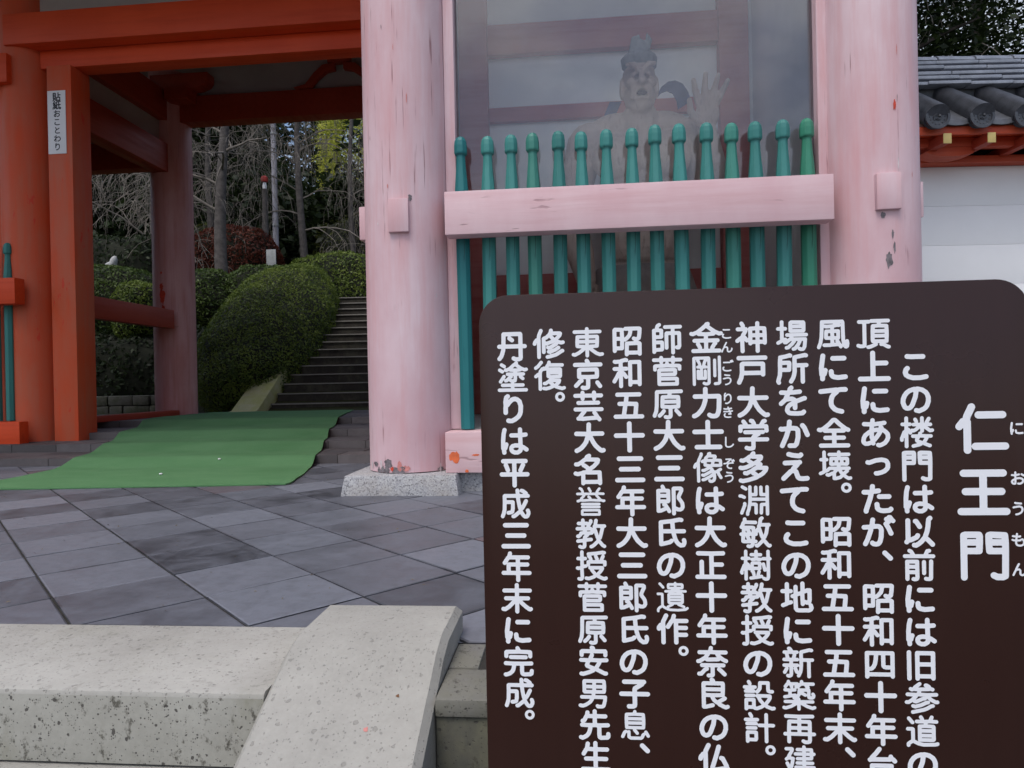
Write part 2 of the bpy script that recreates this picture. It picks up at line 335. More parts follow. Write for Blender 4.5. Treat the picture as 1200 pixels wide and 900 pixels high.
def cw(L, Z, z):    # lateral / depth along the stair axis -> world point (the stairs and the side wall share this axis)
    p = RGT * L + FWD * Z; return Vector((p.x, p.y, z))
def sstep(a, b, x): t_ = min(1, max(0, (x - a) / (b - a))); return t_ * t_ * (3 - 2 * t_)

# ------------------------------------------------------------------ terrain
def ground_h(x, y):
    L = x * RGT.x + y * RGT.y; Z = x * FWD.x + y * FWD.y
    if y < 1.34: return -0.82
    h = -0.12
    if y > 9.0: h = .24
    if Z > 9.7:
        hs_ = .24 + min(max(Z - 10.0, 0), 4.0) * .50
        left = .24 + min(max(Z - 12.0, 0), 3.0) * .62
        k = sstep(-4.6, -5.6, L) if False else (1 - sstep(-5.6, -4.6, L))
        hs_ = hs_ * (1 - k) + left * k
        hs_ += max(0, min(Z, 21) - 14.2) * .18 + max(0, min(Z, 80) - 21) * .34 + max(0, Z - 80) * .02
        if Z > 16: hs_ += mnoise.noise((x * .12, y * .12, 0)) * .6
        h = max(h, hs_)
    if x > 2.2 and y > 5.2: h = max(h, -.12 + (y - 5.2) * .25)
    return h
xs = sorted(set([-600, -300, -150, -90] + list(np.arange(-60, 60.1, 2)) + list(np.arange(-12, 6.1, .5)) + [90, 150, 300, 600]))
ys = sorted(set([-600, -200, -60, -20, -8, -4, -2, 0, 1.33, 1.35, 4, 8.95, 9.05] + list(np.arange(9.5, 22, .5)) + list(np.arange(22, 90, 2.5)) + [120, 200, 350, 600]))
mb = MB(); nx = len(xs)
vs = [(x, y, ground_h(x, y)) for y in ys for x in xs]
mb.add(vs, [(j * nx + i, j * nx + i + 1, (j + 1) * nx + i + 1, (j + 1) * nx + i) for j in range(len(ys) - 1) for i in range(nx - 1)])
g = mb.build('ground', M['earth'], smooth=60); tag(g, kind='structure')
mb = MB(); mb.box(-14, 14, -16, 1.28, -.9, -.80); tag(mb.build('yard', M['yard'], smooth=0), kind='structure')

# ------------------------------------------------------------------ plaza paving: square slate slabs laid diagonally
th = rad(-46.9); d1 = Vector((math.sin(th), math.cos(th), 0)); d2 = Vector((math.cos(th), -math.sin(th), 0))
P1, P2, O1, O2 = .3385, .335, .2985, 2.1   # pitch across / along, offsets of one measured joint
def clip_poly(poly, test, inter):
    out = []
    for i in range(len(poly)):
        a, b = poly[i], poly[(i + 1) % len(poly)]
        if test(a): out.append(a)
        if test(a) != test(b): out.append(inter(a, b))
    return out
def clip_y(poly, y0, keep_above):
    return clip_poly(poly, (lambda p: (p.y >= y0) == keep_above), lambda a, b: a.lerp(b, (y0 - a.y) / (b.y - a.y)))
def clip_x(poly, x0, keep_above):
    return clip_poly(poly, (lambda p: (p.x >= x0) == keep_above), lambda a, b: a.lerp(b, (x0 - a.x) / (b.x - a.x)))
mb = MB(); tones = []; hues = []
DARK = {(1, 1): .05}
tone_at = lambda x, y: 0
for i in range(-34, 30):
    for j in range(-14, 34):
        a0 = O1 + i * P1; b0 = O2 + j * P2; gp = .0036
        quad = [d2 * (a0 + gp) + d1 * (b0 + gp), d2 * (a0 + P1 - gp) + d1 * (b0 + gp), d2 * (a0 + P1 - gp) + d1 * (b0 + P2 - gp), d2 * (a0 + gp) + d1 * (b0 + P2 - gp)]
        c = sum(quad, Vector()) / 4
        if c.y < 1.3 or c.y > 5.6 or c.x < -8.5 or c.x > 7: continue
        r_ = random.Random(i * 977 + j * 131 + 5); tn = min(1, max(0, r_.gauss(.6, .2)))
        if r_.random() < .15: tn = r_.uniform(.10, .32)
        hu = .04 * r_.random() + (.35 if r_.random() < .06 else 0)
        zz = r_.uniform(-.0012, .0012); tx, ty = r_.uniform(-.003, .003), r_.uniform(-.003, .003)
        for lo, hi, xa, xb in ((1.668, 5.215, -9, -.29), (1.585, 5.215, -.29, 9)):
            q = [p.copy() for p in quad]
            for fn, val, kp in ((clip_y, lo, True), (clip_y, hi, False), (clip_x, xa, True), (clip_x, xb, False)):
                if len(q) >= 3: q = fn(q, val, kp)
            if len(q) < 3: continue
            ins = [p + (c - p).normalized() * .0062 for p in q]
            n = len(q); vv = []
            H = lambda p: zz + (p.x - c.x) * tx + (p.y - c.y) * ty
            for p in ins: vv.append((p.x, p.y, H(p)))
            for p in q: vv.append((p.x, p.y, H(p) - .0018))
            for p in q: vv.append((p.x, p.y, -.03))
            fs = [tuple(range(n))] + [(n + k, n + (k + 1) % n, (k + 1) % n, k) for k in range(n)] + [(2 * n + k, 2 * n + (k + 1) % n, n + (k + 1) % n, n + k) for k in range(n)]
            mb.add(vv, fs); tones += [tn] + [tn * r_.uniform(.25, .75) for _ in q] + [.05] * len(q); hues += [hu] * len(fs)
            mb._keys = getattr(mb, '_keys', {}); mb._keys[(i, j)] = mb._keys.get((i, j), []) + list(range(len(tones) - len(fs), len(tones)))
def slab_at(x, y):
    p = Vector((x, y, 0)); return (math.floor((p.dot(d2) - O1) / P1), math.floor((p.dot(d1) - O2) / P2))
for x, y, tn, hu in PAVER_MARKS:
    for k in mb._keys.get(slab_at(x, y), []):
        if tn is not None and tones[k] > .051: tones[k] = tn
        if hu is not None: hues[k] = hu
pv = mb.build('paving', M['paver'], smooth=0, attrs={'tone': tones, 'hue': hues}); tag(pv, kind='structure')
mb = MB(); mb.box(-9, 7, 1.33, 9.2, -.08, -.0065); tag(mb.build('paving_bed', M['joint'], smooth=0), kind='structure')

# gate floor: low brick steps climbing through the passage
RIS = [5.2, 5.75, 6.26, 7.1]; RH = .069
mb = MB(); tones = []
tops = list(zip(RIS, RIS[1:] + [9.15]))
for k, (y0, y1) in enumerate(tops):
    z1 = RH * (k + 1); z0 = -.02
    rows = max(1, round((y1 - y0) / .24)); dy = (y1 - y0) / rows
    for r in range(rows):
        x = -8.2 + (.17 if r % 2 else 0)
        while x < -.75:
            wd = random.choice((.34, .34, .44)); x1 = min(x + wd, -.7)
            jz = random.uniform(-.003, .002)
            n0 = len(mb.f); mb.box(x + .003, x1 - .003, y0 + r * dy + .003, y0 + (r + 1) * dy - .003, z0, z1 + jz)
            tones += [random.uniform(.1, .9)] * (len(mb.f) - n0); x = x1
fl = mb.build('gate_floor', M['brick'], smooth=0, attrs={'tone': tones}); tag(fl, kind='structure')
mb = MB()
for k, (y0, y1) in enumerate(tops): mb.box(-8.3, -.69, y0 + .006, y1 + (.006 if k < 3 else 0), -.05, RH * (k + 1) - .006)
tag(mb.build('floor_bed', M['joint'], smooth=0), kind='structure')

# ------------------------------------------------------------------ green carpet runner following the steps
def floor_z(y):
    z = 0
    for k, y0 in enumerate(RIS): z += RH * sstep(y0 - .30, y0 + .004, y)
    return z
LE = [(3.93, -3.72), (4.33, -4.02), (5.1, -4.08), (5.7, -4.24), (7.75, -5.05), (9.14, -5.09)]
RE = [(3.93, -1.82), (4.02, -1.80), (4.7, -1.93), (5.4, -2.10), (7.0, -2.52), (9.14, -3.05)]
def lerp_edge(E, y):
    for (a, xa), (b, xb) in zip(E, E[1:]):
        if y <= b: return xa + (xb - xa) * max(0, (y - a) / (b - a))
    return E[-1][1]
yy = sorted(set([round(v, 3) for v in list(np.arange(4.0, 9.13, .09)) + [3.95, 3.965, 9.13] + [r + d for r in RIS for d in (-.06, -.045, -.03, -.015, 0, .012, .025, .05)]]))
mb = MB(); NXC = 40
for y in yy:
    xl, xr = lerp_edge(LE, y), lerp_edge(RE, y)
    for i in range(NXC + 1):
        t_ = i / NXC; x = xl + (xr - xl) * t_ + (.012 * mnoise.noise((i * 9.1, y * 3, 0)) if i in (0, NXC) else 0)
        z = floor_z(y + .02 * mnoise.noise((x * .9, y * .3, 3))) + .010 + .004 * mnoise.noise((x * 1.5, y * 1.5, 8)) + .007 * max(0, mnoise.noise((x * .45, y * 3.2, 1)))
        mb.v.append((x, y + .13 * t_ * max(0, 1 - (y - 3.95) / .8), z))
n = len(yy); W_ = NXC + 1
mb.f = [(j * W_ + i, j * W_ + i + 1, (j + 1) * W_ + i + 1, (j + 1) * W_ + i) for j in range(n - 1) for i in range(NXC)]; mb.m = [0] * len(mb.f)
ring = [i for i in range(W_)] + [j * W_ + NXC for j in range(1, n)] + [(n - 1) * W_ + i for i in range(NXC - 1, -1, -1)] + [j * W_ for j in range(n - 2, 0, -1)]
o0 = len(mb.v); mb.v += [(mb.v[i][0], mb.v[i][1], mb.v[i][2] - .0085) for i in ring]
mb.f += [(ring[k], ring[(k + 1) % len(ring)], o0 + (k + 1) % len(ring), o0 + k) for k in range(len(ring))]; mb.m = [0] * len(mb.f)
cp = mb.build('carpet', M['carpet'], base=(-3.4, 4, 0), smooth=50)
tag(cp, 'green carpet runner laid over the low steps of the gate passage', 'carpet')

# ------------------------------------------------------------------ front concrete: steps going down left, sloping cheek, retaining wall right
es = thing('entrance_steps', 'pale pitted concrete entrance steps at lower left, bordered by a sloping cheek slab', 'steps', (-1.5, 1.3, -.8))
mb = MB(); mb.prismx([(1.303, -.152), (1.303, -.012), (1.306, -.004), (1.312, 0), (1.665, 0), (1.665, -.152)], -6, -.636); mb.m[2] = 1; mb.build('coping', [M['concrete_top'], M['concrete_face']], es, bevel=0)
for k in range(1, 5):
    mb = MB(); y1 = 1.33 - .30 * (k - 1); y0 = 1.303 - .30 * k; z = -.155 * k - .002 * 0
    mb.box(-6, -.636, y0, y1, z - .16, z - .003); mb.build('step', M['concrete'], es, bevel=.006)
# cheek slab with chamfered arrises
prof = [(1.655, .066), (1.46, .066), (1.40, .050), (.45, -.415), (.45, -.80), (1.655, -.80)]
mb = MB(); x0, x1, ch = -.634, -.284, .014
n = len(prof)
inn = [(1.643, .066), (1.46, .066), (1.40, .050), (.46, -.41), (.46, -.80), (1.643, -.80)]
low = [(1.655, .050), (1.463, .050), (1.406, .034), (.45, -.433), (.45, -.80), (1.655, -.80)]
vv = [(x0, y, z) for y, z in low] + [(x0 + ch, y, z) for y, z in inn] + [(x1 - ch, y, z) for y, z in inn] + [(x1, y, z) for y, z in low]
fs = [tuple(range(n)), tuple(range(4 * n - 1, 3 * n - 1, -1))]
for b_ in range(3):
    for k in range(n): fs.append((b_ * n + k, b_ * n + (k + 1) % n, (b_ + 1) * n + (k + 1) % n, (b_ + 1) * n + k))
mb.add(vv, fs); ck = mb.build('cheek_slab', M['concrete'], es, smooth=20)
for (sx, sy, r0, mt, nm) in ((-.402, 1.232, .005, M['flake_red'], 'paint_spot'), (-.357, 1.30, .004, M['rust'], 'rust_spot')):
    mb = MB(); z = .050 - (1.40 - sy) * (.465 / .95) + .0012; pts = []
    for k in range(14):
        a = k / 14 * 2 * math.pi; rr = r0 * random.uniform(.6, 1.25); pts.append((sx + rr * math.cos(a), sy + rr * math.sin(a), z + rr * math.sin(a) * (.465 / .95)))
    mb.add(pts, [tuple(range(14))]); mb.build(nm, mt, es, smooth=0)
rw = thing('retaining_wall', 'damp concrete wall with sign shade in its dark colour, behind the left edge of the brown signboard', 'wall', (1.5, 1.45, -.8))
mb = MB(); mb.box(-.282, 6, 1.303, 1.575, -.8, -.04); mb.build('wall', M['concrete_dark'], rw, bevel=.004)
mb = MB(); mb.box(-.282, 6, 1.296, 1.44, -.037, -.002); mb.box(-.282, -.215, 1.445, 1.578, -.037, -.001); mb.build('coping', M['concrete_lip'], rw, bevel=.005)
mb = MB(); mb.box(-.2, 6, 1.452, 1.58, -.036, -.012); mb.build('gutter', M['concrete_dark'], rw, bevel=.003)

# ------------------------------------------------------------------ the gate
gate = thing('temple_gate', 'large roofed temple gate with faded pink front columns and vermilion beams', 'gate', (-1.8, 6.3, 0))
def curved_patch(mb, cx, cy, R, ang, z, w_, h_, seed, mi=0):
    """irregular flake of missing paint that follows a column"""
    r_ = random.Random(seed); pts = []; N_ = 18
    for k in range(N_):
        a = 2 * math.pi * k / N_; rr = r_.uniform(.62, 1.1)
        da = (w_ / 2 * rr * math.cos(a)) / R; pts.append((cx + R * math.sin(ang + da), cy - R * math.cos(ang + da), z + h_ / 2 * rr * math.sin(a)))
    c = (cx + R * math.sin(ang), cy - R * math.cos(ang), z); o = len(mb.v)
    mb.add(pts + [c], [(k, (k + 1) % N_, N_) for k in range(N_)], mi)
def column(cx, cy, z0, z1, R, mat, caps=(), chips=(), plinth=None, entasis=.99):
    mb = MB(); prof = [(R * (.995 if z0 < .3 else 1), z0)]
    for k in range(1, 9): zz = z0 + (z1 - z0) * k / 8; prof.append((R * (1 - .02 * (k / 8) ** 1.5), zz))
    mb.lathe(prof, cx, cy, 48); c = mb.build('column', mat, gate, smooth=40)
    for a, z, w_, h_, dp in caps:      # square peg caps covering the tie-beam joints
        s_ = Vector((math.sin(a), -math.cos(a), 0)); t_ = Vector((math.cos(a), math.sin(a), 0))
        mb = MB(); mb.fbox(Vector((cx, cy, z)), t_, s_, UPV, -w_ / 2, w_ / 2, R * .93, R + dp, -h_ / 2, h_ / 2); mb.build('peg_cap', mat, c, bevel=.006)
    for a, z, w_, h_, mt, sd_ in chips:
        mb = MB(); curved_patch(mb, cx, cy, R + .0008, a, z, w_, h_, sd_); mb.build('paint_chip', mt, c, smooth=60)
    if plinth:
        s1, s0, h = plinth
        mb = MB(); vv = []
        for s_, z in ((s0, -.01), (s1, h)):
            vv += [(cx - s_, cy - s_, z), (cx + s_, cy - s_, z), (cx + s_, cy + s_, z), (cx - s_, cy + s_, z)]
        mb.add(vv, [(3, 2, 1, 0), (4, 5, 6, 7), (0, 1, 5, 4), (1, 2, 6, 5), (2, 3, 7, 6), (3, 0, 4, 7)]); mb.build('plinth', M['granite'], c, bevel=.008)
    return c
TOPZ = 4.9
R_ = .254
G, RD = M['chip_grey'], M['chip_red']
cA = column(-.972, 3.99, .118, TOPZ, R_, M['pink'], [(.045, 1.582, .118, .19, .022), (-1.62, 1.60, .12, .2, .03)],
       [(.30, 1.685, .026, .045, G, 1), (-.62, .125, .03, .05, G, 2), (-.50, .135, .03, .05, G, 3), (-.38, .13, .05, .045, G, 9), (-.1, .128, .09, .05, G, 4), (-.24, .138, .022, .03, RD, 5)], (.318, .338, .112))
cB = column(1.718, 3.99, .118, TOPZ, R_ - .004, M['pink'], [(-.055, 1.598, .125, .195, .022), (1.62, 1.6, .12, .2, .018)],
       [(-.155, 1.475, .026, .04, G, 6), (-.055, 1.235, .042, .10, G, 7), (.03, 1.37, .014, .06, G, 8), (.12, 2.06, .018, .06, RD, 10), (.06, 1.30, .013, .07, G, 11)], (.318, .338, .112))
column(-5.4, 3.99, .118, TOPZ, R_, M['red'], plinth=(.318, .338, .112))
column(-5.39, 6.30, .118, TOPZ, R_, M['red'])
column(-.972, 6.30, .118, TOPZ, R_ - .02, M['niche_col'])
column(1.74, 6.30, .0, TOPZ, R_ - .02, M['niche_col'])
column(-5.4, 8.72, .22, TOPZ, R_ + .01, M['rosy'], [(.55, 1.56, .1, .2, .02)], [(-.02, 1.86, .10, .22, RD, 21), (-.06, 2.0, .06, .10, RD, 22), (.0, 1.70, .05, .12, RD, 23), (-.06, 2.18, .03, .04, RD, 24)])
column(-.972, 8.72, .22, TOPZ, R_, M['rosy'])

for cc_ in (cA, cB):
    for k in range(11):
        r_ = random.Random(k * 7 + (1 if cc_ is cA else 50)); mb = MB(); curved_patch(mb, -.972 if cc_ is cA else 1.718, 3.99, R_ + (.0012 if cc_ is cA else -.0028), r_.uniform(-1.0, 1.0), .118 + r_.uniform(.01, .05), r_.uniform(.015, .06), r_.uniform(.02, .07), k + 60)
        mb.build('paint_chip', [M['chip_grey'], M['flake_pale'], M['chip_grey'], M['flake_pale'], M['flake_red']][k % 5], cc_, smooth=60)
    for k in range(9):
        r_ = random.Random(k * 13 + (5 if cc_ is cA else 90)); mb = MB(); curved_patch(mb, -.972 if cc_ is cA else 1.718, 3.99, R_ + (.0012 if cc_ is cA else -.0028), r_.uniform(-1.1, 1.1), r_.uniform(.4, 2.9), r_.uniform(.004, .009), r_.uniform(.02, .07), k + 200)
        mb.build('paint_chip', [M['flake_red'], M['flake_grey'], M['flake_pale']][k % 3], cc_, smooth=60)

def bay(xa, xb, Y, rail_over, n0, n1, mats, frame_mat, name_extra=None, zs=1.0, mirror=False):
    """lattice fence between two columns: frame strips, rail, sill and turned pickets"""
    y = Y
    for x0, x1 in (() if mirror else ((xa, xa + .062), (xb - .062, xb))):
        mb = MB(); mb.box(x0, x1, y - .05, y + .06, .35, TOPZ - .3); mb.build('frame_post', frame_mat, gate, bevel=.004)
    mb = MB(); mb.box(xa + .022, xb + rail_over, y - .235, y - .115, 1.467, 1.713); ra = mb.build('fence_rail', mats[0], gate, bevel=.005)
    mb = MB(); mb.box(xa, xb + (.13 if mirror else 0), y - .25, y - (.14 if mirror else .02), .114, .345); mb.build('sill_beam', mats[1], gate, bevel=.006)
    prof = [(.0405, .35), (.0405, 1.70), (.040, 1.76), (.036, 1.82), (.0290, 1.90), (.0262, 1.960), (.0268, 1.968), (.0365, 1.975), (.0385, 1.984), (.0385, 2.025), (.035, 2.052), (.025, 2.072), (.010, 2.081)]
    pk = None
    for i in range(n0, n1):
        px = xa + .107 + i * .14048 if not mirror else xb - .107 - i * .14048
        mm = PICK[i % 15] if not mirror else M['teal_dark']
        if pk is None:
            mb = MB(); mb.lathe([(r_ * 1.05, z_) for r_, z_ in prof], 0, 0, 8); pk = mb.build('picket', mm, None, base=(0, 0, 0), smooth=0, bevel=.0035); pk.parent = ra; pk.location = Vector((px, y - .072, 0)) - Vector(gate['_b']); first = pk; pk['_b'] = gate['_b']
        else:
            p2 = first.copy()
            if mm is not first.data.materials[0]:
                p2.data = first.data.copy(); p2.data.materials[0] = mm
            COL.objects.link(p2); p2.parent = ra; p2.location = Vector((px + random.uniform(-.003, .003), y - .072, random.uniform(-.007, .004))) - Vector(gate['_b'])
        (pk if i == n0 else p2).rotation_euler = (random.uniform(-.006, .006), random.uniform(-.006, .006), math.pi / 8 + random.uniform(-.12, .12))
    return ra
PICK = [M['bluegreen'], M['teal'], M['teal'], M['green'], M['teal'], M['teal'], M['teal'], M['teal'], M['teal'], M['teal'], M['teal'], M['green'], M['teal'], M['teal'], M['jade']]
bay(-.722, 1.486, 3.99, -.052, 0, 15, (M['pink_x'], M['pink_spot']), M['pink'])
bay(-7.9, -5.333, 6.12, .10, 0, 5, (M['red_x'], M['red_x']), M['red'], mirror=True)
mb = MB(); mb.box(-7.9, -5.6, 6.40, 6.44, .3, TOPZ); mb.build('panel', M['red'], gate)
mb = MB(); mb.box(-5.9, -5.36, 5.99, 6.12, 3.62, 3.90); mb.build('beam_end', M['red_x'], gate, bevel=.006)
# glass pane of the statue bay
mb = MB(); mb.box(-.66, 1.424, 4.005, 4.011, 1.52, 4.695); mb.build('glass_pane', M['glass'], gate, smooth=0)
mb = MB(); mb.box(-.722, 1.486, 3.93, 4.06, 4.70, 4.9); mb.build('head_beam', M['pink_x'], gate, bevel=.006)
mb = MB(); mb.box(-.7, 1.47, 3.80, 4.1, -.01, .108); mb.build('foundation_stone', M['granite'], gate, bevel=.006)
sill0 = [o for o in gate.children if o.name.startswith('sill_beam')][0]
for cx_, cz_, w_, h_, sd_ in ((-.668, .205, .075, .075, 3), (-.55, .215, .05, .014, 5), (-.60, .125, .03, .02, 8)):
    r_ = random.Random(sd_); mb = MB(); mb.add([(cx_ + w_ / 2 * r_.uniform(.55, 1.1) * math.cos(k * .349), 3.7388, cz_ + h_ / 2 * r_.uniform(.55, 1.1) * math.sin(k * .349)) for k in range(18)], [tuple(range(18))]); mb.build('paint_chip', M['orange_coat'], sill0, smooth=0)
# niche: back wall, side walls, pale floor, added bounce ceiling
def gbox(name, mat, b, bevel=.004, par=None): mb = MB(); mb.box(*b); return mb.build(name, mat, par or gate, bevel=bevel)
gbox('back_wall', M['plaster'], (-.97, 1.74, 6.02, 6.06, .05, TOPZ), 0)
gbox('side_wall', M['niche_side'], (-.99, -.95, 4.24, 6.01, .05, TOPZ), 0)
gbox('side_wall', M['plaster'], (1.63, 1.67, 4.2, 6.015, .05, TOPZ), 0)
gbox('passage_wall', M['red'], (-1.03, -.995, 4.22, 8.5, .05, TOPZ), 0)
gbox('bounce_ceiling', M['plaster'], (-.945, 1.625, 4.13, 6.015, 4.76, 4.80), 0)  # unseen white ceiling added to bounce light into the niche
gbox('niche_floor', M['plaster'], (-.945, 1.625, 4.06, 6.015, .30, .34), 0)  # floor made white to bounce light up into the niche
gbox('corner_post', M['niche_red'], (-.945, -.690, 5.90, 6.016, .345, TOPZ - .3))
gbox('corner_post', M['niche_red'], (1.325, 1.572, 5.90, 6.016, .345, TOPZ - .3))
gbox('tie_beam', M['niche_red'], (-.688, 1.323, 5.93, 6.017, 3.545, 3.81))
gbox('tie_beam', M['niche_red'], (-.688, 1.323, 5.965, 6.018, 2.955, 3.085))
gbox('tie_beam', M['niche_red'], (-.688, 1.323, 5.945, 6.018, 1.36, 1.58))
gbox('tie_beam', M['niche_red'], (-.688, 1.323, 5.955, 6.018, .345, .62))
# middle row over the passage
gbox('main_beam', M['red_x'], (-5.42, -.99, 6.02, 6.40, 3.99, 4.29), .012)
gbox('door_lintel', M['red_x'], (-5.16, -.99, 6.17, 6.36, 3.812, 3.987), .006)
gbox('door_jamb', M['red'], (-5.055, -4.803, 6.12, 6.38, .135, 3.811), .006)
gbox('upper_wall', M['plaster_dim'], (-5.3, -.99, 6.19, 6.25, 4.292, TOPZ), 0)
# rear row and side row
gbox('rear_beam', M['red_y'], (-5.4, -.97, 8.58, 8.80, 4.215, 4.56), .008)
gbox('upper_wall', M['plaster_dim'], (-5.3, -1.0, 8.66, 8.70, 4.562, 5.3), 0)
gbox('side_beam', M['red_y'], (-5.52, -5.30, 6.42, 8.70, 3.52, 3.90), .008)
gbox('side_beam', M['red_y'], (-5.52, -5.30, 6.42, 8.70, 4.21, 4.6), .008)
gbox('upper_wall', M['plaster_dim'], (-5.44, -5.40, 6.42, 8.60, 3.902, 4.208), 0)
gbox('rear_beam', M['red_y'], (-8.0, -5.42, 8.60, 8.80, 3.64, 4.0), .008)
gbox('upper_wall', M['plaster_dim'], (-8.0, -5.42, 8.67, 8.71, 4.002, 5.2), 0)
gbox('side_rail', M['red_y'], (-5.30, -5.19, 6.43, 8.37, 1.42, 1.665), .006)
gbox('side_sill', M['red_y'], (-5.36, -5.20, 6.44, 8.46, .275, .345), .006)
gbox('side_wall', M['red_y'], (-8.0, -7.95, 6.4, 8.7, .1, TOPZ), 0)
# bracket sets under the ceiling
def bracket(cx, cy, z, s_=1.0):
    prof = [(-.40, .0 + .20), (-.40, .11), (-.36, .05), (-.26, .01), (-.16, 0), (.16, 0), (.26, .01), (.36, .05), (.40, .11), (.40, .20)]
    mb = MB(); mb.prism([(cx + x * s_, z + q * s_) for x, q in prof], cy - .09, cy + .09); mb.box(cx - .16, cx + .16, cy - .16, cy + .16, z - .16, z - .001)
    return mb.build('bracket_arm', M['red_y'], gate, bevel=.006)
bracket(-5.1, 8.52, 4.60); bracket(-.97, 8.52, 4.60)
mb = MB()   # frog-leg strut on the rear beam
for sg in (-1, 1):
    mb.prism([(-2.95 + sg * x, z) for x, z in ((.06, 4.86), (.22, 4.84), (.34, 4.74), (.46, 4.60), (.62, 4.565), (.38, 4.565), (.30, 4.66), (.18, 4.75), (.06, 4.77))][::sg], 8.52, 8.60)
mb.box(-3.1, -2.8, 8.51, 8.61, 4.862, 4.96); mb.build('frog_leg_strut', M['red_y'], gate, bevel=.004)
# ceiling and roof, out of view, added to shade the gate
gbox('ceiling', M['ceiling'], (-8.2, 2.0, 3.7, 8.95, 5.3, 5.36), 0)
gbox('front_beam', M['red_x'], (-8.2, 2.1, 3.86, 4.12, 4.905, 5.29), .01)
for k in range(7): gbox('ceiling_joist', M['red_y'], (-5.2 + k * .68, -5.06 + k * .68, 6.42, 8.57, 5.12, 5.298), .004)
mb = MB(); mb.prismx([(3.25, 5.55), (3.25, 5.75), (6.3, 7.3), (9.35, 5.75), (9.35, 5.55)], -9.6, 3.4); mb.build('roof', M['tile_dark'], gate)  # unseen roof, its eaves and ridge sized to shape the light

